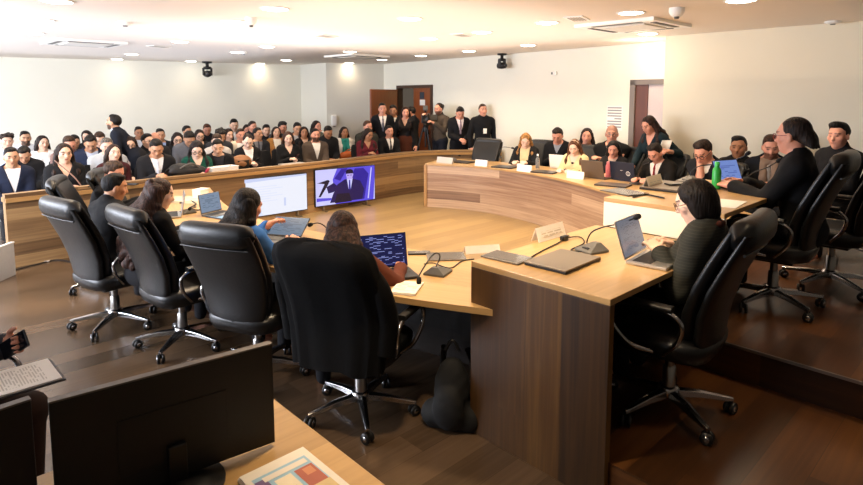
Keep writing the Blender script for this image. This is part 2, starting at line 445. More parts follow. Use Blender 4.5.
        pn = nrm(pn - f * (pn @ f)); th = np.cross(pn, f) * (-1 if s > 0 else 1); cu = curl[i]
        body.cone(w, w + f * .03, .025, .024, k=.02)
        for o_ in (-.026, -.009, .009, .026): body.cone(w + f * .02 + th * o_ * .7, w + f * .088 + th * o_, .015, .0125, k=.012)
        for o_, ln in ((.029, .072), (.0095, .08), (-.0105, .074), (-.029, .058)):
            p0 = w + f * .088 + th * o_; ang = 0; r0 = .0088 * fr
            for sgi, fl in enumerate((.45, .31, .24)):
                ang += math.radians(cu * (0.8, 1.0, .8)[sgi])
                p1 = p0 + (f * math.cos(ang) + pn * math.sin(ang)) * ln * fl
                body.cone(p0, p1, r0, r0 * .9, k=.006); p0 = p1; r0 *= .9
        t0 = w + f * .03 + th * .025; t1 = t0 + nrm(f * .65 + th * .75 + pn * .25) * .042; t2 = t1 + nrm(f * .95 + th * .25 + pn * .35) * .034; t3 = t2 + nrm(f + pn * .3) * .022
        body.cone(t0, t1, .014, .0112 * fr, k=.014).cone(t1, t2, .0108 * fr, .009 * fr, k=.006).cone(t2, t3, .009 * fr, .0075 * fr, k=.006)
        hands.append((w, f, pn, th))
    # legs
    pants = SDF()
    if seated: J = [((s * .095, .0, hipz - .01), (s * .125, .42, .50), (s * .12, .40, .09), (s * .13, .53, .035)) for s in (1, -1)]
    else: J = [((s * .085, 0, .90), (s * .09, .025, .49), (s * .095, -.01, .09), (s * .115, .13, .03)) for s in (1, -1)]
    for a0, k0, n0, t0 in J:
        for sd in (body, pants):
            sd.cone(a0, k0, .085, .06, k=.05).cone(k0, n0 if sd is body else (np.array(n0) + [0, 0, .0]), .055, .038, k=.03)
        body.cone(n0, t0, .034, .03, k=.03)
    pants.ell((0, -.005, hipz + .02), (.168, .125, .12), k=.05)
    if skirt: pants = SDF().cone((0, 0, hipz + .1), (0, 0, .45), .13, .19, k=.05).ell((0, -.005, hipz + .02), (.172, .13, .12), k=.05)
    # ---------------- build
    root = thing('person', label, 'person', loc, yaw, group)
    V, Q = body.mesh(h)
    L_ = np.stack(hl(V[:, 0], V[:, 1], V[:, 2]), 1); x, y, z = np.abs(L_[:, 0]), L_[:, 1], L_[:, 2]
    base = np.array(srgb(TONES.get(tone, tone))[:3]); C = np.tile(np.append(base, 1.0), (len(V), 1))
    def dab(mask, c, a=1.0):
        C[mask, :3] = C[mask, :3] * (1 - a) + np.array(srgb(c)[:3]) * a
    front = y > .045
    near = np.abs(L_).max(1) < .16
    dab(near & front & (z < -.005) & (z > -.05) & (x > .02), '#c9705a', .18)
    if h <= .008: dab(near & front & (np.hypot((x - .032) * .8, (z - .008) * 1.6) < .0125), '#e8dccf', .6)
    dab(near & front & (np.hypot((x - .031) * .75, (z - .008) * 1.1) < (.0085 if h > .008 else .0070)), '#1a110d', .85)
    dab(near & front & (np.abs(z - .034 + .1 * np.abs(x - .03)) < (.0055 if h > .008 else .0045)) & (x > .012) & (x < .054), hc if hc != '#c9a06a' else '#6b4a2c', .8)
    dab(near & front & (np.hypot(x * .5, (z + .057) * 1.4) < .0115), '#a8554a' if fem else '#a06454', .7)
    if beard:
        dab(near & (y > -.02) & (z < -.035 - .0 * y) & ~((np.hypot(x * .55, (z + .057)) < .010)) & (z > -.13) & (y > .01 - .0 * z), beard, .85)
        dab(near & (y > .06) & (np.abs(z + .043) < .006) & (x < .03), beard, .8)
    if hair in ('buzz', 'bald'):
        dab(near & (z > .03 + .5 * (y - .03)) & (y < .075), hc, .55 if hair == 'buzz' else .12)
    np_mesh('body', V * S, Q, SKIN, root, C)
    # hair
    H = SDF()
    if hair not in ('bald', 'buzz'):
        HL = lambda X, Y, Z: hl(X, Y, Z)
        if hair in ('short', 'tall', 'bun', 'thin', 'curly', 'bun2'):
            H.ell(hp(0, -.026, .033), (.0825, .0985, .0965), Rh, k=.02)
            if hair == 'tall': H.ell(hp(.01, .022, .108), (.062, .058, .032), Rh, k=.03)
            if hair == 'short': H.ell(hp(.015, .012, .103), (.058, .05, .026), Rh, k=.03)
            if hair == 'curly':
                for a in range(16):
                    t = a * 2.4; H.ell(hp(.070 * math.cos(t), -.018 + .075 * math.sin(t), .062 + .045 * ((a * 37 % 10) / 10)), (.032, .032, .032), None, k=.012)
            H.cut(lambda X, Y, Z: (lambda p: p[2] - (-.018 + .55 * p[1]))(HL(X, Y, Z)))
            zt = .082 if hair != 'thin' else .10
            H.cut(lambda X, Y, Z: (lambda p: np.maximum(.012 + .42 * np.maximum(p[2], 0) - p[1], p[2] - zt + .9 * np.maximum(np.abs(p[0]) - .045, 0)))(HL(X, Y, Z)))
            if hair == 'bun': H.ell(hp(0, -.125, .05), (.042, .036, .042), Rh, k=.015)
            if hair == 'bun2':
                H.ell(hp(0, -.095, -.03), (.068, .055, .07), Rh, k=.02)
                for o_ in (-.03, .0, .03): H.cone(hp(o_, -.115, -.04), hp(o_ * 2, -.135, -.12), .03, .014, k=.02)
        else:
            H.ell(hp(0, -.020, .032), (.089, .102, .100), Rh, k=.02)
            for s in (-1, 1): H.cone(hp(s * .070, .002, .045), hp(s * (.086 if hair != 'longback' else .076), -.012, -.07), .018, .017, k=.02)
            H.cut(lambda X, Y, Z: (lambda p: np.maximum(np.maximum(.008 - p[1], p[2] - .084), np.abs(p[0]) - .066 * np.sqrt(np.clip(1 - (np.maximum(p[2], 0) / .086) ** 2, 0, 1))))(HL(X, Y, Z)))
        if hair == 'longback':
            H.ell(hp(0, -.050, -.015), (.080, .076, .100), Rh, k=.04).ell(hp(0, -.035, -.07), (.066, .07, .075), Rh, k=.04)
            for s in (-1, 1): H.ell(hp(s * .072, -.018, -.03), (.020, .040, .062), Rh, k=.02)
        G = None
        if hair in ('long', 'wavy', 'mid', 'longfront'):
            G = SDF(); big = {'long': 1.0, 'wavy': 1.5, 'mid': .95, 'longfront': 1.0, 'longback': .86}[hair]
            low = {'long': .28, 'wavy': .10, 'mid': .44, 'longfront': .30, 'longback': .47}[hair]
            for o_ in (-.054, -.027, 0, .027, .054):
                P_ = [hp(o_, -.066 + abs(o_) * .35, .02), hp(o_ * 1.1, -.080 + abs(o_) * .3, -.07), tp(o_ * 1.2, -.120 if hair != 'longback' else -.085, .50)]
                zz = .42
                while zz > low: P_.append(tp(o_ * (1.35 + .1 * math.sin(zz * 60 + o_ * 50)) * big, -.150 - (.014 * math.sin(zz * 45 + o_ * 90) if hair == 'wavy' else 0), zz)); zz -= .08
                for q in range(len(P_) - 1):
                    r0 = .046 * big * (1 - .05 * q); G.cone(P_[q], P_[q + 1], r0, r0 * .95, k=.025)
            if hair == 'wavy':
                for q in range(60):
                    z_ = .50 - .42 * rng.random(); a1 = PI * (1 + rng.random()); G.ell(tp(.125 * math.cos(a1), -.10 + .095 * math.sin(a1), z_), (.026, .026, .034), None, k=.012)
                for q in range(36):
                    a1 = PI * (.95 + 1.1 * rng.random()); z_ = -.10 + .19 * rng.random(); H.ell(hp(.086 * math.cos(a1), -.02 + .092 * math.sin(a1), z_), (.024, .024, .028), Rh, k=.012)
            if hair != 'longback':
                for s in (-1, 1):
                    a_ = hp(s * .078, -.012, .0); b_ = hp(s * .096, -.022, -.10)
                    G.cone(a_, b_, .024, .030 * big, k=.02)
                    if hair == 'longfront': G.cone(b_, tp(s * .125, .070, .44), .024, .028, k=.015).cone(tp(s * .125, .070, .44), tp(s * .105, .120, .28), .028, .016, k=.015)
                    elif hair == 'wavy':
                        G.cone(b_, tp(s * .13, -.06, .44), .036, .045, k=.02).cone(tp(s * .13, -.06, .44), tp(s * .125, -.10, .24), .045, .03, k=.02)
                    else: G.cone(b_, tp(s * .10, -.03, .48), .030, .028, k=.02)
        V1, Q1 = H.mesh(min(h, .010), wob=.0030 if h > .008 else .0018)
        if G is not None:
            G.cut(lambda X, Y, Z: (lambda p: np.maximum(np.maximum(.02 - p[1], -.12 - p[2]), np.abs(p[0]) - .064))(HL(X, Y, Z)))
            V2, Q2 = G.mesh(min(h, .010), wob=.0055 if hair == 'wavy' else .0035)
            Q1 = np.concatenate([Q1, Q2 + len(V1)]); V1 = np.concatenate([V1, V2])
        np_mesh('hair', V1 * S, Q1, hair_mat(hc), root)
    # clothing
    infl = .020 if top in ('suit', 'open', 'coat') else .012
    if top in ('suit', 'open'):
        zb, wv = (.20, .080) if top == 'suit' else (-.05, .085)
        top_s.cone(tp(0, -.028, .47), tp(0, -.03, .535), .060, .050, k=.02)
        for J_ in J:
            if not seated: top_s.cone(J_[0], np.array(J_[0]) + [0, 0, -.10], .09, .095, k=.05)
        top_s.cut(lambda X, Y, Z: (lambda p: np.maximum(np.maximum(-.015 - p[1], np.abs(p[0]) - (wv * np.clip((p[2] - zb) / (.50 - zb), 0, 1.2) if top == 'suit' else .035 + .05 * np.clip(p[2] / .5, 0, 1.2))), zb - p[2]))(tl(X, Y, Z)))
        V, Q = top_s.mesh(h, infl, wob=.0025); np_mesh('jacket', V * S, Q, cloth_mat(ct, pin=pin), root)
        sh_ = SDF()
        for q in torso: sh_.ell(tp(*q[1]), q[2], Rt, k=.05)
        for q in sho: sh_.cone(tp(*q[1]), tp(*q[2]), q[3], q[4], k=.06)
        sh_.cone(tp(0, -.02, .47), tp(0, -.022, .548), .062, .056, k=.02)
        V, Q = sh_.mesh(h, .009); np_mesh('shirt', V * S, Q, cloth_mat(cs), root)
    else:
        if fem and top in ('coat', 'sweater'): top_s.cut(lambda X, Y, Z: (lambda p: np.maximum(np.maximum(.0 - p[1], np.abs(p[0]) - .062 * np.clip((p[2] - .37) / .12, 0, 1.2)), .37 - p[2]))(tl(X, Y, Z)))
        if top == 'high': top_s.cone(tp(0, -.02, .47), tp(0, -.02, .56), .062, .058, k=.02)
        if top in ('sweater', 'vneck'): top_s.cut(lambda X, Y, Z: (lambda p: np.maximum(np.maximum(.0 - p[1], np.abs(p[0]) - .06 * np.clip((p[2] - .36) / .13, 0, 1.3)), .36 - p[2]))(tl(X, Y, Z)) if top == 'vneck' else (lambda p: np.maximum(.49 - p[2], np.hypot(p[0], p[1] + .0) - .068))(tl(X, Y, Z)))
        V, Q = top_s.mesh(h, infl, wob=.002); np_mesh('sweater' if top in ('sweater', 'vneck') else 'top', V * S, Q, cloth_mat(ct, pin=pin), root)
        if top == 'vneck':
            sh_ = SDF()
            for q in torso: sh_.ell(tp(*q[1]), q[2], Rt, k=.05)
            for q in sho: sh_.cone(tp(*q[1]), tp(*q[2]), q[3], q[4], k=.06)
            sh_.cone(tp(0, -.02, .47), tp(0, -.022, .548), .062, .056, k=.02)
            V, Q = sh_.mesh(h, .004); np_mesh('shirt', V * S, Q, cloth_mat(cs), root)
    if tie:
        t = SDF().cone(tp(0, .055, .52), tp(0, .098, .45), .012, .016, k=.01).cone(tp(0, .098, .45), tp(0, .122, .36), .016, .019, k=.01).cone(tp(0, .122, .36), tp(0, .118, .22), .019, .024, k=.01)
        V, Q = t.mesh(min(h, .008)); np_mesh('tie', V * S, Q, cloth_mat(tie), root)
    if scarf:
        t = SDF()
        for q in range(9):
            a0 = q / 9 * 2 * PI; a1 = (q + 1) / 9 * 2 * PI
            t.cone(tp(.085 * math.cos(a0), -.015 + .078 * math.sin(a0), .50), tp(.085 * math.cos(a1), -.015 + .078 * math.sin(a1), .50), .034, .034, k=.02)
        for s in (-1, 1): t.cone(tp(s * .055, .075, .48), tp(s * .05, .135, .34), .036, .036, k=.02).cone(tp(s * .05, .135, .34), tp(s * .055, .13, .16), .036, .034, k=.02)
        V, Q = t.mesh(min(h, .011), wob=.004); np_mesh('scarf', V * S, Q, cloth_mat(scarf), root)
    if collar:
        t = SDF()
        for q in range(10):
            a0 = q / 10 * 2 * PI; a1 = (q + 1) / 10 * 2 * PI
            t.cone(tp(.075 * math.cos(a0), -.02 + .070 * math.sin(a0), .515 - .025 * math.sin(a0)), tp(.075 * math.cos(a1), -.02 + .070 * math.sin(a1), .515 - .025 * math.sin(a1)), .02, .02, k=.01)
        V, Q = t.mesh(min(h, .008)); np_mesh('collar', V * S, Q, cloth_mat(collar), root)
    if band:
        mb = MB(); mb.tube([Vector(hp(.084 * math.cos(a), -.005, .02 + .105 * math.sin(a))) * S for a in [PI * q / 10 for q in range(11)]], .009 * S, 6); mb.build('hairband', cloth_mat(band), root)
    if trousers:
        V, Q = pants.mesh(h, .012); np_mesh('skirt' if skirt else 'trousers', V * S, Q, cloth_mat(skirt or cb), root)
    if shoes:
        for a0, k0, n0, t0 in J:
            sd = SDF().cone((n0[0], n0[1] - .01, .045), (t0[0], t0[1] + .04, .03), .045, .036, k=.02).cone(n0, (n0[0], n0[1], .12), .042, .042, k=.02)
            sd.cut(lambda X, Y, Z: Z + 0 * X + 0 * Y)
            V, Q = sd.mesh(max(h, .01)); np_mesh('shoe', V * S, Q, plain('black_shoe', '#0d0c0c', .35), root)
    if glasses:
        mb = MB(); r = .0022 if h < .009 else .003
        for s in (-1, 1):
            mb.tube([Vector(hp(s * .034 + .024 * math.cos(a), .102 - .006 * abs(math.cos(a)), .004 + .021 * math.sin(a))) * S for a in [2 * PI * q / 16 for q in range(16)]], r * S, 6, loop=True)
            mb.tube([Vector(hp(s * .058, .098, .008)) * S, Vector(hp(s * .080, .05, .008)) * S, Vector(hp(s * .084, -.01, .006)) * S], r * S, 6)
        mb.tube([Vector(hp(-.010, .104, .008)) * S, Vector(hp(.010, .104, .008)) * S], r * S, 6)
        mb.build('glasses', plain('glasses_' + glasses, glasses, .3), root)
    M = Matrix.Translation(Vector(loc)) @ Matrix.Rotation(yaw, 4, 'Z')
    W = lambda p: M @ Vector([float(q) * S for q in p])
    return root, dict(W=W, hands=[(W(w), M.to_3x3() @ Vector(f), M.to_3x3() @ Vector(pn), M.to_3x3() @ Vector(t)) for w, f, pn, t in hands], S=S, hp=lambda *a: W(hp(*a)), tp=lambda *a: W(tp(*a)), top=S * ztop)
AMB, SPOT, SPOT2, EXPO, DAY = .13, 70, 150, 0.4, (15, 240, 180, 140, 120)
UP = [(2.0, 10, 7, 7, 70, '#e9efff'), (5.0, 6.0, 5, 5, 56, '#fff6ee'), (5.8, 2.5, 4, 3, 5, '#ffe4c8')]
# ------------------------------------------------------------------ setting
HC = 2.68
def struct(o): o['kind'] = 'structure'; return o
M_wall = plain('painted_wall', '#ebe8d9', .85, noise=.02, scale=2, spec=.2)
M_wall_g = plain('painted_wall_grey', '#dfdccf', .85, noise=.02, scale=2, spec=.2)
M_ceil = plain('ceiling_paint', '#efe6dc', .9, noise=.015, scale=1.5, spec=.2)
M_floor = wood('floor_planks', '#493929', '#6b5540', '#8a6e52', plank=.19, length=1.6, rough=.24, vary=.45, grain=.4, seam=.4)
M_tier = wood('tier_planks', '#22140a', '#4a2c15', '#6e4722', plank=.19, length=1.6, rough=.3, vary=.8, grain=.6, seam=.5)
M_walnut = wood('walnut_panel', '#26180c', '#523719', '#82602f', plank=.21, length=4, rough=.38, vary=.9, grain=.75, seam=.25)
M_counter = wood('counter_panel', '#5a4234', '#96765e', '#c8ab8e', plank=.145, length=2.6, rough=.45, vary=1.1, grain=.9, seam=.3)
M_bar = wood('barrier_panel', '#4a3523', '#7a5e40', '#a5855c', plank=.13, length=2.4, rough=.45, vary=1.1, grain=.9, seam=.4)
M_top = wood('desk_top', '#a58354', '#c5a06c', '#dabb88', plank=.3, length=3, rough=.32, vary=.5, grain=.6, seam=.0)
M_oak = wood('oak_trim', '#a57c4a', '#bd9560', '#d0ac78', plank=.2, length=3, rough=.4, vary=.3, grain=.6, seam=.0)
M_white = plain('white_laminate', '#f2ead9', .5, noise=.02)
M_door = wood('door_veneer', '#7a3d1b', '#9a5529', '#b06a36', plank=1.2, length=4, rough=.45, vary=.2, grain=.6, seam=0)
M_frame = wood('door_frame_wood', '#3a2418', '#4d3222', '#5f412d', plank=.3, length=4, rough=.45, vary=.2, grain=.5, seam=0)
M_chrome = plain('chrome', '#b4b4b6', .2, 1.0, noise=.02)
M_dchrome = plain('brushed_steel', '#a9a7a4', .3, 1.0, noise=.05)
M_blackpl = plain('black_plastic', '#0c0c0d', .4, noise=.1)
M_greypl = plain('grey_plastic', '#5a5854', .4, noise=.08)
M_whitepl = plain('white_plastic', '#eeece6', .4, noise=.02)
M_paper = plain('paper', '#f4f1ea', .8, noise=.02)

# plan outline of the walls (world = room axes)
WL0 = XZ(-9.07 - .62 * 6.5, 12.1 - .335 * 6.5); WL1 = XZ(-3.42, 15.15)           # rear wall behind the audience
JOG = XZ(-2.575, 14.2); CORNER = XZ(-1.217, 14.8); R1 = XZ(3.506, 8.75); R1b = XZ(3.22, 8.03 + .70)
P1c = XZ(3.218, 8.03); P2c = XZ(4.778, 6.36); P3c = Vector((7.84, -2.0, 0))
C2 = Vector((WL0.x, WL0.y, 0))
def wall(name, A, B, thick, mat, z1=HC, z0=0):
    A = Vector((A[0], A[1])); B = Vector((B[0], B[1])); d = (B - A).normalized(); n = Vector((d.y, -d.x))
    mb = MB(); mb.prism([A, B, B + n * thick, A + n * thick], z0, z1)
    return struct(mb.build(name, mat))
def away(A, B):
    """order so that the thickness goes away from the camera"""
    A2 = Vector((A[0], A[1])); B2 = Vector((B[0], B[1])); d = B2 - A2; n = Vector((d.y, -d.x))
    return (A, B) if n.dot((A2 + B2) / 2) > 0 else (B, A)
wall('wall_rear', *away(WL0, WL1), .15, M_wall)
wall('wall_rear_return', *away(WL1, JOG), .15, M_wall_g)
wall('wall_rear_recess', *away(JOG, CORNER), .15, M_wall_g)
# right wall with two door openings
dr = (Vector((R1.x, R1.y)) - Vector((CORNER.x, CORNER.y)))
def on_r(px, py): return on_line(px, py, (CORNER.x, CORNER.y), (R1.x, R1.y))
dA, dB = on_r(397.3, 100), on_r(433, 100)
eA = on_r(630.5, 100); eB = Vector((R1.x, R1.y, 0)) + Vector((dr.x, dr.y, 0)).normalized() * .35
HD = 2.06
wall('wall_right', *away(CORNER, dA), .15, M_wall); wall('wall_right.001', *away(dB, eA), .15, M_wall)
wall('wall_right.002', *away(dA, dB), .15, M_wall, z0=HD); wall('wall_right.003', *away(eA, eB), .15, M_wall, z0=HD + .06)
REND = eB + Vector((dr.x, dr.y, 0)).normalized() * .1
wall('wall_right.004', *away(eB, REND), .15, M_wall)
wall('wall_front_right', Vector((P1c.x + .0, P1c.y, 0)), Vector((P3c.x, P3c.y, 0)), -.9, plain('painted_wall_warm', '#ece4cc', .85, noise=.02, scale=2, spec=.2))
# window wall on the left, out of frame, open where the daylight comes in
XW = -2.4
mb = MB(); mb.box((XW - .1, 5, .45), (.2, 18, .9)); mb.box((XW - .1, 5, 2.55), (.2, 18, .26))
for y in (-3.6, 1.5, 4.3, 7.1, 9.9, 12.7): mb.box((XW - .1, y, 1.66), (.2, .5 if y > -3 else 1.2, 1.54))
struct(mb.build('wall_left', M_wall))
# floor, tiers, ceiling
fl = [(XW, -3.5), (9.6, -3.5), (9.6, 12.6), (8.2, 14), (XW, 17.5)]
def slab(name, pts, z0, z1, mat):
    mb = MB(); mb.prism(pts, z0, z1); return struct(mb.build(name, mat))
f_ = slab('floor', fl, -.1, 0, M_floor)
M_floor_c = wood('floor_planks_lit', '#846c48', '#a2885c', '#b69c70', plank=.19, length=1.6, rough=.33, vary=.5, grain=.5, seam=.3)  # brightness of the lit centre put into paler plank colours
slab('ceiling', fl, HC, HC + .1, M_ceil)
T1, T2 = .20, .40
Y_T = 2.06
slab('floor_tier', [(2.27, -3.5), (3.56, -3.5), (3.56, Y_T - .04), (2.27, Y_T - .04)], 0.002, T1, M_tier)
slab('floor_tier.001', [(3.53, -3.5), (7.80, -3.5), (7.80, Y_T - .08), (3.53, Y_T - .08)], 0.002, T2, M_tier)
mb = MB(); mb.box((3.527, -.72, T2 - .006), (.014, 5.5, .016)); struct(mb.build('trim_1', M_dchrome))
# skirting
def skirt_(name, A, B):
    A, B = away(A, B); A = Vector((A[0], A[1])); B = Vector((B[0], B[1])); d = (B - A).normalized(); n = Vector((-d.y, d.x))
    mb = MB(); mb.prism([A, B, B + n * .015, A + n * .015][::-1], 0, .09); return struct(mb.build(name, M_frame))
skirt_('baseboard_rear', WL0, WL1); skirt_('baseboard_recess', JOG, CORNER); skirt_('baseboard_right', dB, eA)
# ---------------------------------------------------------------- doors
def wbox(mb, A, B, t0, t1, z0, z1, off0, off1, mi=0, swap=True):
    """box along wall A-B between metres t0..t1, off = distance into the room"""
    A2 = Vector((A[0], A[1])); d = (Vector((B[0], B[1])) - A2).normalized(); n = Vector((-d.y, d.x))
    if n.dot(A2) > 0: n = -n
    ang = math.atan2(d.y, d.x)
    c = A2 + d * (t0 + t1) / 2 + n * (off0 + off1) / 2
    mb.box((c.x, c.y, (z0 + z1) / 2), (t1 - t0, abs(off1 - off0), z1 - z0), Matrix.Rotation(ang, 3, 'Z'), mi, swap)
WID = (dB - dA).length
door1 = thing('door_1', 'brown double doorway in the far corner with one leaf closed and one swung open', 'door', (dA.x, dA.y, 0)); door1['kind'] = 'structure'
def child_world(mb, name, mat, root, bevel=0.0):
    o = mb.build(name, mat, root, bevel); o.matrix_parent_inverse = Matrix.Identity(4)
    q = Matrix.Translation(root.location) @ Matrix.Rotation(root.rotation_euler.z, 4, 'Z')
    o.data.transform(q.inverted()); return o
mb = MB()
wbox(mb, dA, dB, 0, .07, 0, HD, -.12, .03); wbox(mb, dA, dB, WID - .07, WID, 0, HD, -.12, .03); wbox(mb, dA, dB, 0, WID, HD - .0, HD + .07, -.12, .03)
child_world(mb, 'door_frame', M_frame, door1)
mb = MB(); wbox(mb, dA, dB, WID * .46, WID - .07, 0.01, HD, -.06, -.02); leaf = child_world(mb, 'door_leaf', M_door, door1)
mb = MB(); wbox(mb, dA, dB, WID * .86, WID * .9, .98, 1.1, -.02, .03); o = child_world(mb, 'door_handle', M_dchrome, door1)
# open leaf, hinged on the left jamb
far = atz(369.6, 100, 13.35); far.z = 0
mb = MB(); wbox(mb, (dA.x, dA.y), (far.x, far.y), 0.0, (Vector((far.x, far.y)) - Vector((dA.x, dA.y))).length, 0.01, HD - .03, .0, .045)
child_world(mb, 'door_leaf', M_door, door1)
# lit corridor seen through the doors
mb = MB(); wbox(mb, dA, dB, -1.2, WID + 1.5, 0, HC, -1.6, -1.5); struct(mb.build('wall_corridor', plain('corridor_wall', '#c9cda8', .8, noise=.03)))
mb = MB(); wbox(mb, dA, dB, -1.2, WID + 1.5, -.1, 0, -1.6, -.16); struct(mb.build('floor_corridor', M_floor))
WID2 = (eB - eA).length
door2 = thing('door_2', 'dark framed doorway beside the corner of the right-hand wall', 'door', (eA.x, eA.y, 0)); door2['kind'] = 'structure'
mb = MB(); wbox(mb, eA, eB, 0, .09, 0, HD + .06, -.02, .03, swap=False); wbox(mb, eA, eB, 0, WID2, HD - .02, HD + .06, -.02, .03, swap=False)
child_world(mb, 'door_frame', plain('door_frame_grey', '#7b7068', .5), door2)
mb = MB(); wbox(mb, eA, eB, .09, .30, 0, HD - .02, -.03, .0); child_world(mb, 'door_leaf', wood('door_jamb', '#5a2c16', '#743c20', '#8a4c2a', plank=1, length=4, rough=.45, vary=.2, grain=.5, seam=0), door2)
mb = MB(); wbox(mb, eA, eB, .30, WID2, 0, HD - .02, -.03, -.015); child_world(mb, 'door_panel', plain('door_panel_mauve', '#d2c4c0', .6, noise=.03), door2)
# ---------------------------------------------------------------- audience barrier
BAR = [at(*p, .765) for p in ((-60, 207), (5, 199), (100, 188.5), (180, 179.5), (303, 166.5), (400, 155.2))]
BAR = [Vector((p.x, p.y)) for p in BAR] + [Vector((7.80, 8.06)), Vector((8.40, 7.62)), Vector((8.79, 7.25))]
BAR = BAR[1:]
bz = []
def offset(P, dist):
    out = []
    for i, p in enumerate(P):
        t = (P[min(i + 1, len(P) - 1)] - P[max(i - 1, 0)]).normalized(); out.append(p + Vector((-t.y, t.x)) * dist)
    return out
def ribbon(mb, A, B, z0, z1, mi_side=0, swap=False, mi_top=None, ends=True):
    """closed wall between two plan polylines; sides mapped along their length"""
    acc = 0; n = len(A)
    for i in range(n - 1):
        L = (A[i + 1] - A[i]).length; u0, u1 = acc, acc + L; acc += L
        for P, fl in ((A, 0), (B, 1)):
            q = [(P[i].x, P[i].y, z0), (P[i + 1].x, P[i + 1].y, z0), (P[i + 1].x, P[i + 1].y, z1), (P[i].x, P[i].y, z1)]
            uv = [(u0, z0), (u1, z0), (u1, z1), (u0, z1)]
            if swap: uv = [(b, a) for a, b in uv]
            mb.add(q if not fl else q[::-1], [(0, 1, 2, 3)], [uv if not fl else uv[::-1]], mi_side)
        W = (B[i] - A[i]).length
        for z, fl in ((z1, 0), (z0, 1)):
            q = [(A[i].x, A[i].y, z), (A[i + 1].x, A[i + 1].y, z), (B[i + 1].x, B[i + 1].y, z), (B[i].x, B[i].y, z)]
            uv = [(u0, 0), (u1, 0), (u1, W), (u0, W)]
            mb.add(q if not fl else q[::-1], [(0, 1, 2, 3)], [uv if not fl else uv[::-1]], mi_side if mi_top is None else mi_top)
    if ends:
        for i in (0, n - 1):
            W = (B[i] - A[i]).length
            mb.add([(A[i].x, A[i].y, z0), (B[i].x, B[i].y, z0), (B[i].x, B[i].y, z1), (A[i].x, A[i].y, z1)], [(0, 1, 2, 3)], [[(z0, 0), (z0, W), (z1, W), (z1, 0)]], mi_side)
    return mb
bar = thing('barrier', 'long wood-panelled barrier with light oak top in front of the audience', 'barrier', (BAR[0].x, BAR[0].y, 0))
fine = [Vector((p.x, p.y)) for p in spline([(p.x, p.y, 0) for p in BAR], 6)]
o = ribbon(MB(), fine, offset(fine, .10), 0, .81)
child_world(o, 'front_panel', M_bar, bar)
o = ribbon(MB(), offset(fine, -.02), offset(fine, .16), .72, .765); child_world(o, 'top_rail', M_oak, bar)
FRONT_BAR = fine
# ---------------------------------------------------------------- horseshoe desks
INN = [(2.92, 2.06), (2.85, 2.66), (2.74, 3.10), (2.53, 4.04), (2.42, 4.85), (2.48, 5.65), (2.84, 6.96)]
OUT = [(2.266, 1.84), (1.98, 2.46), (1.85, 3.03), (1.68, 3.9), (1.62, 4.9), (1.72, 6.0), (2.12, 7.2)]
ncurve = [Vector((p.x, p.y)) for p in spline([(a, b, 0) for a, b in INN], 6)]; ocurve = [Vector((p.x, p.y)) for p in spline([(a, b, 0) for a, b in OUT], 6)]
HD0 = .74
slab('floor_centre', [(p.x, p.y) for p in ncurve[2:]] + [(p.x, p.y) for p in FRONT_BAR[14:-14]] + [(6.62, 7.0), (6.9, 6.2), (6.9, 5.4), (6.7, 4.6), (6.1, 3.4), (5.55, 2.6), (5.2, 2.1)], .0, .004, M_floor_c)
desk = thing('curved_desk', 'low curved wooden desk on the near side of the horseshoe with laptops and microphones', 'desk', (2.2, 4.5, 0))
child_world(ribbon(MB(), ocurve, ncurve, HD0 - .035, HD0), 'desk_top', M_top, desk)
child_world(ribbon(MB(), ncurve, [p + (q - p).normalized() * .04 for p, q in zip(ncurve, ocurve)], 0, HD0 - .035), 'front_panel', wood('shaded_panel', '#0e0906', '#1e140c', '#2e2014', plank=.2, length=3, rough=.5, seam=.2), desk)  # darkened wood, the shade below the desk is put into its colour
FI = [(6.52, 7.03), (6.79, 6.42), (6.88, 5.72), (6.70, 4.64), (6.08, 3.36), (5.56, 2.62), (5.14, 2.09)]
fi = [Vector((p.x, p.y)) for p in spline([(a, b, 0) for a, b in FI], 6)]
fo = offset(fi, .80)
counter = thing('curved_counter', 'curved wooden counter on the far side of the horseshoe with horizontal grain', 'counter', (6.9, 5, 0))
child_world(ribbon(MB(), [p + (q - p).normalized() * .02 for p, q in zip(fi, fo)], [p + (q - p).normalized() * .06 for p, q in zip(fi, fo)], 0, HD0 - .03), 'front_panel', M_counter, counter)
child_world(ribbon(MB(), fi, fo, HD0 - .03, HD0), 'counter_top', M_top, counter)
mb = MB(); a, b = fi[0], fo[0]; d = (b - a).normalized(); n = Vector((-d.y, d.x)); mb.prism([a - n * .03, b - n * .03, b + n * .02, a + n * .02], 0, HD0 - .03); child_world(mb, 'end_panel', M_oak, counter)
# stepped presidium desks
def box_desk(name, label, x0, x1, y0, y1, zt, zf, end_mat, top_mat, zpan):
    d = thing(name, label, 'desk', (x0, y0, 0))
    th = .03
    mb = MB(); mb.box(((x0 + x1) / 2, (y0 + y1) / 2, zt - th / 2), (x1 - x0, y1 - y0, th)); child_world(mb, 'desk_top', top_mat, d, .003)
    mb = MB(); mb.box((x0 + .02, (y0 + y1) / 2, (zpan + zt - th) / 2), (.04, y1 - y0, zt - th - zpan), swap=True); child_world(mb, 'end_panel', end_mat, d, .003)
    mb = MB(); mb.box(((x0 + x1) / 2 + .02, y1 - .12, (zf + zt - th) / 2), (x1 - x0 - .04, .03, zt - th - zf), swap=True); child_world(mb, 'modesty_panel', M_walnut, d, .002)
    return d
D1 = dict(x0=2.24, x1=3.515, y0=1.225, y1=2.05, zt=.97)
D2 = dict(x0=3.52, x1=4.90, y0=1.22, y1=2.00, zt=1.17)
desk1 = box_desk('presidium_desk', 'raised walnut desk with tall dark end panel at the right of the low desk', D1['x0'], D1['x1'], D1['y0'], D1['y1'], D1['zt'], T1, M_walnut, M_top, 0)
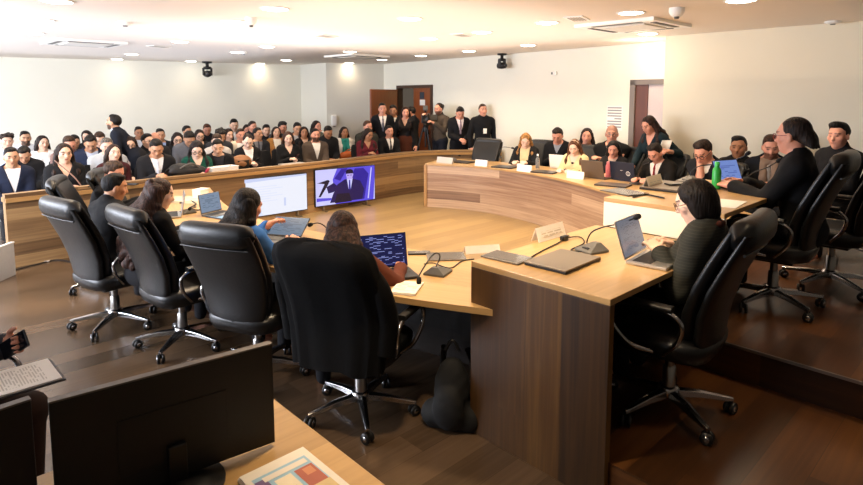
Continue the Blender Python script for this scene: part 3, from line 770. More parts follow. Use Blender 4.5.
desk2 = box_desk('presidium_desk', 'highest desk with a cream white end panel and wooden top', D2['x0'], D2['x1'], D2['y0'], D2['y1'], D2['zt'], T2, M_white, M_top, .972)
mb = MB(); mb.box((3.60, 1.65, .72), (.04, .7, .5)); child_world(mb, 'support_panel', M_walnut, desk2)
# ---------------------------------------------------------------- televisions
def flat(mb, origin, ux, uy, n, poly, z, mi): mb.add([origin + ux * p[0] + uy * p[1] + n * z for p in poly], [tuple(range(len(poly)))], None, mi)
def tv(label, BL, BR, z0, h, painter):
    A = Vector((BL.x, BL.y, 0)); B = Vector((BR.x, BR.y, 0)); w = (B - A).length; d = (B - A).normalized(); n = Vector((d.y, -d.x, 0))
    t = thing('television', label, 'television', (A + B) / 2, math.atan2(d.y, d.x))
    mb = MB(); mb.box((0, .03, z0 + h / 2), (w, .05, h)); mb.build('bezel', M_blackpl, t, .006)
    mb = MB(); mb.box((0, .07, z0 + h / 2), (w * .6, .05, h * .55)); mb.build('rear_housing', M_blackpl, t, .02)
    mb = MB(); mats = painter(mb, w - .024, h - .026); mb.build('screen', mats, t, loc=(0, .004, z0 + h / 2))
    for s in (-1, 1):
        mb = MB(); mb.box((s * w * .36, .03, .012), (.03, .24, .02)); mb.box((s * w * .36, .03, z0 / 2 + .02), (.025, .03, z0 + .03)); mb.build('stand_foot', M_dchrome, t)
    return t
E = lambda n, c, s=1.0: emit('screen_' + n, c, s)
def quad(mb, pts, mi, z=0.0): mb.add([(p[0], -z, p[1]) for p in pts], [tuple(range(len(pts)))], None, mi)
def paint_white(mb, w, h):
    W, H = w / 2, h / 2
    quad(mb, [(-W, -H), (W, -H), (W, H), (-W, H)], 0)
    quad(mb, [(-W, H * .80), (W, H * .92), (W, H), (-W, H)], 1, .001)
    quad(mb, [(-W, -H), (-W * .3, -H), (-W * .6, H * .2), (-W, H * .4)], 2, .001)
    quad(mb, [(W * .30, -H * .62), (W * .36, -H * .62), (W * .36, -H * .18), (W * .30, -H * .18)], 1, .0015)
    for k in range(7): quad(mb, [(-W * .55 + k * .02, H * (.55 - k * .13)), (W * (.1 + .2 * math.sin(k * 2.1)), H * (.55 - k * .13)), (W * (.1 + .2 * math.sin(k * 2.1)), H * (.52 - k * .13)), (-W * .55 + k * .02, H * (.52 - k * .13))], 2, .0012)
    return [E('white', '#eef2ff', .74), E('pale', '#ccd6f8', .74), E('pale2', '#dfe7ff', .74)]
def paint_man(mb, w, h):
    W, H = w / 2, h / 2
    q = lambda pts, mi, z: quad(mb, [(x * W, y * H) for x, y in pts], mi, z)
    q([(-1, -1), (1, -1), (1, 1), (-1, 1)], 0, 0)
    q([(-.35, -1), (.95, -1), (1, .35), (1, 1), (-.30, 1), (-.45, .4)], 1, .001)             # blue wall
    q([(.22, -.9), (.62, -.9), (.78, .55), (.60, .92), (.30, .92), (.18, .5)], 2, .0015)      # chair
    q([(.74, -.9), (.78, -.9), (.90, .9), (.86, .9)], 0, .0016)
    q([(-.40, .45), (-.15, .98), (.05, .98), (-.2, .3)], 2, .0015)
    q([(-.55, -.9), (.55, -.9), (.62, -.3), (.48, .20), (.22, .35), (-.05, .35), (-.30, .10), (-.45, -.45)], 3, .002)    # torso
    q([(.02, .38), (.22, .38), (.15, -.25), (.08, -.25)], 0, .0025)
    q([(.095, .3), (.135, .3), (.15, -.25), (.08, -.25)], 2, .003)
    q([(.03, .34), (.20, .34), (.245, .6), (.21, .76), (.03, .76), (-.005, .6)], 4, .0032)     # face
    q([(-.01, .66), (.24, .66), (.24, .82), (.15, .92), (.03, .9), (-.02, .8)], 5, .0035)
    q([(.03, .58), (.10, .58), (.10, .55), (.03, .55)], 5, .0036); q([(.13, .58), (.2, .58), (.2, .55), (.13, .55)], 5, .0036)
    q([(-.40, -.95), (.18, -.95), (.10, -.45), (-.32, -.42)], 5, .004)                          # laptop
    q([(-.95, .28), (-.60, .42), (-.55, .34), (-.62, .1), (-.85, -.5), (-.92, -.5), (-.72, .2)], 5, .0042)   # microphone arm
    q([(-.66, .02), (-.42, .22), (-.30, .02), (-.42, -.3), (-.6, -.35)], 3, .0044)
    q([(-.98, -.55), (-.5, -.62), (-.5, -.75), (-.98, -.75)], 1, .0042)
    return [E('tv_pale', '#c9c8fb', .8), E('tv_blue', '#5a4ee0', .75), E('tv_navy', '#2a1fb0', .55), E('tv_suit', '#16106a', .45), E('tv_face', '#b4a4ee', .8), E('tv_dark', '#0e0a3c', .4)]
tv('television leaning against the barrier showing a white page', at(237, 220.6, .085), at(308, 209.8, .085), .085, .59, paint_white)
tv('television showing a seated man in blue tint, nearer the far corner', at(315.5, 207.6, .085), at(375.5, 199.6, .085), .085, .61, paint_man)
# ---------------------------------------------------------------- ceiling fittings
M_diff = emit('downlight_glow', '#fff1dc', 14)
def ceil(px, py): return at(px, py, HC)
DL = [(57, 1), (41, 20), (33, 33), (234, 21.5), (275, 8.5), (180, 41.5), (132, 54), (117, 59), (410, 18.5), (267, 46.5), (308, 39), (237, 52), (286, 60), (260, 63.5), (191, 61), (350, 51.5), (382, 59.5), (349, 63),
      (429, 38.5), (421, 55.5), (482, 32), (547, 22.5), (631, 12.5), (741, 0), (648, 33.5), (528, 45), (469, 51)]
DLP = []
p0 = None
def side(px): return 'left' if px < 215 else ('middle' if px < 400 else 'right')
near_things = ['leftmost at the top edge of the photo', 'on the far left, second below the top edge', 'on the far left, above the left cassette unit', 'large one left of the ceiling sensor', 'beside the ceiling sensor at the top edge', 'between the left cassette unit and the hanging camera',
               'beyond the right end of the left cassette unit', 'close to the rear wall beyond the left cassette unit', 'bright wide one alone in the middle of the ceiling', 'above and right of the hanging left camera', 'left of the middle air vent', 'just above the hanging left camera', 'near the rear wall right of the left camera', 'small one right against the rear wall',
               'just left of the hanging left camera', 'above the middle cassette unit', 'right end of the middle cassette unit by the corner', 'just below the middle cassette unit', 'right of the middle of the ceiling, in line with the far doorway', 'small one over the far doorway',
               'bright one left of the right-hand air vent', 'bright one left of the right-hand cassette unit', 'bright one above the right-hand cassette unit', 'rightmost at the top edge of the photo', 'below the right-hand cassette unit', 'small one above the right-hand camera', 'small one between far doorway and right-hand camera']
for k, (px, py) in enumerate(DL):
    p = ceil(px, py)
    lab = 'round recessed downlight ' + near_things[k]
    if p0 is None:
        t = thing('ceiling_downlight', lab, 'downlight', p, 0, 'round ceiling downlights')
        mb = MB(); mb.lathe([(.115, 0), (.14, 0), (.14, -.006), (.115, -.008), (.115, 0)], n=28, cap=False); mb.build('frame', M_whitepl, t)
        mb = MB(); mb.lathe([(.116, -.008), (.08, -.016), (.001, -.018)], n=28); mb.build('diffuser', M_diff, t); p0 = t
    else: dup(p0, p, 0, lab)
    DLP.append(p)
def cassette(label, c, ang, w, l):
    t = thing('ceiling_cassette', label, 'air conditioner', c, ang)
    mb = MB(); mb.prism([(-w / 2, -l / 2), (w / 2, -l / 2), (w / 2, l / 2), (-w / 2, l / 2)], -.035, 0); mb.build('panel', M_whitepl, t, .015)
    mb = MB(); mb.box((0, 0, -.042), (w * .58, l * .58, .012)); mb.build('grille', plain('cassette_grille', '#dcd8d0', .6), t, .004)
    for k in range(4):
        a = k * PI / 2; r = (w if k % 2 == 0 else l) * .40; L = (l if k % 2 == 0 else w) * .62
        mb = MB(); mb.box((0, 0, -.037), (.06, L, .006)); o = mb.build('louvre', M_blackpl if k in (0, 2) else plain('louvre_dark', '#3a332c', .6), t); o.location = (r * math.cos(a), r * math.sin(a), 0); o.rotation_euler = (0, 0, a)
    return t
c1 = (ceil(47, 41.5) + ceil(121, 41.5)) / 2; cassette('white ceiling cassette unit at the left with a dark slot', ceil(84, 42), .02, .95, .95)
cassette('white ceiling cassette unit in the middle near the far corner', ceil(357, 55.8), .02, .95, .95)
cassette('white ceiling cassette unit at the right with dark louvre slots', ceil(633, 24.5), .0, .95, .95)
def ceil_vent(label, p, ang):
    t = thing('ceiling_vent', label, 'vent', p, ang); mb = MB(); mb.box((0, 0, -.006), (.34, .2, .012)); mb.build('frame', M_whitepl, t, .003)
    for k in range(5):
        mb = MB(); mb.box((0, -.06 + k * .03, -.014), (.28, .012, .006)); mb.build('slat', plain('vent_slat', '#b9b2a8', .6), t)
ceil_vent('small slatted ceiling vent right of the middle downlights', ceil(325, 35.5), .3); ceil_vent('small slatted ceiling vent beyond the left cassette unit', ceil(159, 46), .3)
ceil_vent('small slatted ceiling vent left of the right cassette unit', ceil(577, 18), .3); ceil_vent('small slatted ceiling vent right of the middle of the ceiling', ceil(462, 34.5), .3)
def sensor(label, p, r=.06, hgt=.05):
    t = thing('smoke_detector', label, 'smoke detector', p); mb = MB(); mb.lathe([(r, 0), (r, -hgt * .5), (r * .6, -hgt), (.001, -hgt)], n=20); mb.build('housing', M_whitepl, t)
    mb = MB(); mb.lathe([(r * .35, -hgt), (r * .3, -hgt * 1.25), (.001, -hgt * 1.25)], n=14); mb.build('sensor_cap', M_greypl, t)
sensor('white smoke detector on the ceiling right of the right cassette unit', ceil(677, 8), .07, .08); sensor('flat smoke detector on the ceiling at the far right', ceil(833, 21.2), .08, .03)
sensor('grey smoke detector on the ceiling at the upper left', ceil(125, 22), .08, .04); sensor('ceiling sensor between the two large downlights at top left', ceil(251, 17.5), .06, .08)
sensor('small ceiling sensor beside the hanging left camera', ceil(244, 51.6), .05, .05)
def ptz(label, p, size):
    t = thing('ceiling_camera', label, 'camera', p); s = size
    mb = MB(); mb.lathe([(.09 * s, 0), (.09 * s, -.03 * s), (.03 * s, -.04 * s), (.03 * s, -.09 * s), (.075 * s, -.10 * s), (.075 * s, -.14 * s), (.001, -.15 * s)], n=20); mb.build('mount', M_blackpl, t)
    for k in (-1, 1):
        mb = MB(); mb.box((k * .075 * s, 0, -.19 * s), (.025 * s, .06 * s, .14 * s)); mb.build('yoke_arm', M_blackpl, t, .006)
    mb = MB(); mb.lathe([(.001, -.09 * s), (.055 * s, -.085 * s), (.065 * s, 0), (.055 * s, .08 * s), (.001, .085 * s)], (0, 0, -.23 * s), 18, R=Matrix.Rotation(PI / 2, 3, 'X')); hd = mb.build('camera_head', M_blackpl, t)
    mb = MB(); mb.lathe([(.04 * s, 0), (.042 * s, .025 * s), (.03 * s, .03 * s), (.001, .02 * s)], (-.0 * s, -.075 * s, -.23 * s), 16, R=Matrix.Rotation(PI / 2, 3, 'X')); mb.build('lens', plain('lens_glass', '#1a1c22', .08), hd)
q = ceil(207, 61.5); ptz('black remote camera hanging from the ceiling over the audience', q, 1.25); q = ceil(502, 53.5); ptz('black remote camera hanging from the ceiling at the right-hand wall', q, 1.0)
# wall items
def wall_item(name, label, cat, px, py, A, B): 
    p = on_line(px, py, (A.x, A.y), (B.x, B.y)); d = Vector((B.x - A.x, B.y - A.y)).normalized(); n = Vector((-d.y, d.x))
    if n.dot(Vector((p.x, p.y))) > 0: n = -n
    return thing(name, label, cat, p, face_rot(n.x, n.y))
t = wall_item('soap_dispenser', 'white dispenser mounted on the wall of the far corner recess', 'dispenser', 333.5, 120.5, JOG, CORNER)
mb = MB(); mb.box((0, .06, 0), (.13, .12, .27)); mb.build('housing', M_whitepl, t, .03); mb = MB(); mb.box((0, .06, -.14), (.06, .06, .03)); mb.build('nozzle', M_greypl, t, .008)
t = wall_item('wall_notice', 'white printed paper notice pinned to the wall beside the dark doorway', 'notice', 614.5, 118, CORNER, R1)
mb = MB(); mb.grid_uv01([(.15, .004, -.2), (-.15, .004, -.2), (-.15, .004, .2), (.15, .004, .2)]); mb.build('sheet', printed('notice_print', '#f1efe8', '#8c8c90', 9, 2, .9, .06), t)
t = wall_item('wall_sensor', 'small white box fixed high on the right-hand wall', 'sensor', 555.5, 73.3, CORNER, R1)
mb = MB(); mb.box((0, .02, 0), (.08, .04, .07)); mb.build('housing', M_whitepl, t, .01); mb = MB(); mb.box((.05, .03, 0), (.03, .03, .04)); mb.build('bracket', M_greypl, t, .004)
p = on_line(421.5, 98, (dA.x, dA.y), (dB.x, dB.y))
d = (dB - dA).normalized(); n = Vector((d.y, -d.x, 0)); n = -n if n.dot(p) > 0 else n
for (px, py, w_, h_, c_, lab) in ((421.5, 95.5, .17, .16, '#2b3440', 'dark printed poster on the closed far door leaf'), (422, 102.5, .2, .13, '#eceae4', 'white paper sheet on the closed far door leaf')):
    p = on_line(px, py, (dA.x, dA.y), (dB.x, dB.y)); t = thing('door_notice', lab, 'notice', p - n * .012, face_rot(n.x, n.y))
    mb = MB(); mb.box((0, 0, 0), (w_, .004, h_)); mb.build('sheet', plain('notice_' + c_, c_, .7), t)
# ------------------------------------------------------------------ chairs
M_leather = plain('black_leather', '#101112', .38, noise=.15, scale=6, bump=.25, bscale=45, spec=.5)
M_fabric = plain('charcoal_fabric', '#1b1b1e', .8, noise=.2, scale=12, bump=.3, bscale=60, spec=.3)
def sring(w, th, c, z, n=28, e=3.2, curve=0.0, tilt=0.0):
    R = []
    for k in range(n):
        a = 2 * PI * k / n; x = w * math.copysign(abs(math.cos(a)) ** (2 / e), math.cos(a)); y = th * math.copysign(abs(math.sin(a)) ** (2 / e), math.sin(a))
        R.append((x, c + y + curve * (x / w) ** 2, z))
    return R
BACK = [(.40, -.175, .15, .03), (.42, -.175, .185, .05), (.50, -.175, .218, .055), (.62, -.190, .246, .055), (.76, -.235, .266, .052), (.89, -.295, .276, .048), (.98, -.340, .276, .045), (1.045, -.372, .268, .036)]
def make_exec(label):
    t = thing('office_chair', label, 'chair', (0, 0, 0), 0, 'black leather office chairs')
    MB().rings([sring(w, th * .62, c - .035, z, curve=.02) for z, c, w, th in BACK]).build('back_shell', M_leather, t)
    MB().rings([sring(w * .955, th * .8, c + .02, z + .005, curve=.028) for z, c, w, th in BACK]).build('back_cushion', M_leather, t)
    R = []
    for k in range(15):
        s = -1 + 2 * k / 14; sc = (1 - abs(s) ** 9) ** .5 * .97 + .03
        R.append([(s * .278, -.378 + .030 * s * s + (.056 * sc) * math.copysign(abs(math.cos(a)) ** .8, math.cos(a)), 1.03 + .074 * sc * math.copysign(abs(math.sin(a)) ** .8, math.sin(a)) + .006 * (1 - s * s)) for a in [2 * PI * q / 20 for q in range(20)]])
    MB().rings(R).build('headrest', M_leather, t)
    mb = MB(); mb.tube([(.252 * math.sin(a), -.398 + .018 * math.sin(a) ** 2, .955 + .0 * math.cos(a)) for a in [-1.45 + 2.9 * q / 12 for q in range(13)]], .006, 6); mb.build('seam_piping', M_leather, t)
    R = []
    for z, w, d in ((.36, .20, .20), (.375, .245, .245), (.42, .262, .262), (.455, .262, .262), (.48, .24, .24), (.487, .17, .18)):
        R.append([(x, y * 1.0 + .02, z + (.012 if y > .2 else 0) * -1) for x, y, _ in sring(w, d, 0, z, 32, 4)])
    MB().rings(R).build('seat', M_leather, t)
    mb = MB(); mb.box((0, 0, .345), (.22, .26, .04)); mb.build('mechanism', M_blackpl, t, .01)
    for s in (-1, 1):
        pts = spline([(s * .25, .0, .405), (s * .295, .10, .435), (s * .316, .185, .53), (s * .318, .185, .61), (s * .318, .12, .648), (s * .318, -.07, .648), (s * .316, -.15, .60), (s * .30, -.13, .50), (s * .25, -.05, .405)], 6)
        arm = MB().tube(pts, .0125, 10).build('armrest', M_chrome, t)
        MB().rings([sring(.028, .016, 0, q, 14, 3) for q in (0, .015, .23, .245)]).build('arm_pad', M_blackpl, arm)
        pad = arm.children[0]; pad.data.transform(Matrix.Translation((s * .318, .135, .662)) @ Matrix.Rotation(PI / 2, 4, 'X'))
    mb = MB(); mb.lathe([(.024, .20), (.024, .345)], n=16); mb.lathe([(.036, .10), (.034, .24), (.026, .25)], n=16); mb.build('gas_lift', M_dchrome, t)
    mb = MB(); mb.lathe([(.03, .075), (.055, .085), (.055, .13), (.035, .14)], n=20); mb.build('hub', M_chrome, t)
    for k in range(5):
        a = 2 * PI * k / 5 + .3; R3 = Matrix.Rotation(a, 3, 'Z')
        rr = []
        for r, w, hh, z in ((.04, .03, .022, .108), (.16, .024, .018, .102), (.30, .016, .012, .082), (.325, .012, .01, .078)):
            rr.append([tuple(R3 @ Vector((r, y, z + q))) for y, q in ((-w, -hh), (w, -hh), (w * .8, hh * .6), (0, hh), (-w * .8, hh * .6))])
        leg = MB().rings(rr, smooth=False).build('base_leg', M_chrome, t, .003)
        mb = MB(); c = R3 @ Vector((.315, 0, .032)); W3 = R3 @ Matrix.Rotation(.7, 3, 'Z')
        for s in (-1, 1):
            Rw = W3 @ Matrix.Rotation(PI / 2, 3, 'X')
            mb.lathe([(.012, -.009), (.030, -.008), (.032, 0), (.030, .008), (.012, .009)], c + W3 @ Vector((0, s * .016, 0)), 16, R=Rw)
            mb.lathe([(.001, .0095), (.016, .0095), (.016, .0075)], c + W3 @ Vector((0, s * .016, 0)), 14, mi=1, R=Rw); mb.lathe([(.001, -.0095), (.016, -.0095), (.016, -.0075)], c + W3 @ Vector((0, s * .016, 0)), 14, mi=1, R=Rw)
        mb.tube([c + Vector((0, 0, .005)), c + Vector((0, 0, .045))], .012, 8)
        mb.build('caster', [M_blackpl, M_chrome], leg)
    return t
EX = None
def exec_chair(v, u, ang, label, z=0.0):
    global EX
    v -= .05 * math.sin(ang); u += .05 * math.cos(ang)
    if EX is None: EX = make_exec(label); EX.location = (v, u, z); EX.rotation_euler = (0, 0, ang); return EX
    return dup(EX, (v, u, z), ang, label)
CTR = Vector((5.0, 5.1))
def toward(v, u, mix=0.5, base=(1, 0)):
    d = (CTR - Vector((v, u))).normalized(); d = d * mix + Vector(base) * (1 - mix); return face_rot(d.x, d.y)
C1 = exec_chair(1.20, 5.04, toward(1.26, 5.06, 0, (.98, .22)), 'black leather office chair leftmost in the near row, behind the man in black')
exec_chair(1.46, 4.30, toward(0, 0, 0, (.99, .12)), 'black leather office chair behind the woman with long curly hair')
exec_chair(1.66, 3.46, toward(0, 0, 0, (.88, .42)), 'black leather office chair behind the woman in blue')
C4X = exec_chair(1.87, 2.60, toward(0, 0, 0, (.91, .41)), 'office chair carrying a draped black coat, closest to the camera')
exec_chair(1.42, 6.2, toward(0, 0, 0, (.9, -.35)), 'grey-lit office chair turned sideways at the left end of the near row')
exec_chair(1.84, 6.55, toward(0, 0, 0, (.9, -.5)), 'office chair farthest along the near row beside the barrier')
C5 = exec_chair(2.91, 1.19, face_rot(-.08, 1), 'black leather office chair of the woman typing at the silver laptop', T1)
C6 = exec_chair(4.42, 1.14, face_rot(-.05, 1), 'black leather office chair of the woman in red glasses', T2)
C7 = exec_chair(5.16, .96, face_rot(.05, 1), 'black leather office chair cut off by the right edge of the photo', T2)
exec_chair(6.42, 1.16, face_rot(-.05, 1), 'office chair under the man in black at the far right', T2)
exec_chair(7.62, 6.76, face_rot(-1, -.25), 'empty black office chair at the left end of the far counter')
exec_chair(8.02, 5.92, face_rot(-1, -.05), 'black office chair behind the blonde woman at the far counter')
exec_chair(7.66, 4.86, face_rot(-1, .12), 'black office chair behind the woman with the hairband')
exec_chair(7.80, 4.22, face_rot(-1, .2), 'black office chair behind the woman with the pink bottle')
exec_chair(7.34, 3.42, face_rot(-1, .3), 'black office chair of the man in suit and red tie')
exec_chair(6.80, 2.56, face_rot(-1, .35), 'black office chair of the man resting his face on his hand')
# coat over the nearest chair
def coat():
    t = thing('coat', 'black coat draped over the back of the nearest office chair', 'coat', C4X.location, C4X.rotation_euler.z)
    R = []
    for z, c, w, th in [(.40, -.25, .265, .09), (.48, -.245, .275, .09), (.6, -.238, .292, .092), (.72, -.25, .305, .092), (.86, -.297, .308, .092), (.97, -.348, .304, .092), (1.04, -.374, .296, .088), (1.085, -.384, .278, .078), (1.112, -.386, .225, .05), (1.118, -.386, .1, .02)]:
        ring = sring(w, th, c, z, 48, 3.0)
        R.append([(x + .008 * math.sin(k * 1.1 + z * 2), y + (.012 * math.sin(k * 1.7 + z * 3)) * (1.15 - z), q + .008 * math.sin(k * .9)) for k, (x, y, q) in enumerate(ring)])
    MB().rings(R).build('body', plain('black_wool', '#0a0a0b', .9, noise=.2, scale=10, bump=.4, bscale=30, spec=.15), t)
    for s in (-1, 1):
        pts = spline([(s * .27, -.34, .98), (s * .30, -.30, .86), (s * .305, -.25, .70), (s * .285, -.24, .52)], 6)
        MB().tube(pts, [.03 + .025 * math.sin(min(1, i / 10) * PI / 2) for i in range(len(pts))], 14).build('sleeve', MATS['black_wool'], t)
    R = [sring(w, w * .5, -.392, z, 30, 2.4) for z, w in ((1.03, .10), (1.08, .12), (1.112, .10), (1.118, .05))]
    MB().rings(R).build('collar', MATS['black_wool'], t)
coat()
# audience seats
def make_seat(label):
    t = thing('audience_chair', label, 'chair', (0, 0, 0), 0, 'dark audience chairs')
    MB().rings([[(x, y + .01, z) for x, y, _ in sring(w, w * .95, 0, z, 20, 4)] for z, w in ((.40, .20), (.41, .225), (.44, .23), (.46, .2))]).build('seat', M_fabric, t)
    MB().rings([sring(w, .025, c, z, 20, 3.5, .02) for z, c, w in ((.52, -.22, .18), (.54, -.22, .21), (.7, -.24, .22), (.86, -.27, .215), (.90, -.275, .18))]).build('backrest', M_fabric, t)
    for s in (-1, 1):
        MB().tube([(s * .2, .19, 0), (s * .2, .17, .42)], .012, 8).build('leg', M_dchrome, t); MB().tube([(s * .2, -.24, 0), (s * .2, -.2, .42), (s * .19, -.235, .7)], .012, 8).build('leg', M_dchrome, t)
    return t
SEAT = None
def seat(p, ang, label):
    global SEAT
    if SEAT is None: SEAT = make_seat(label); SEAT.location = p; SEAT.rotation_euler = (0, 0, ang); return SEAT
    return dup(SEAT, p, ang, label)
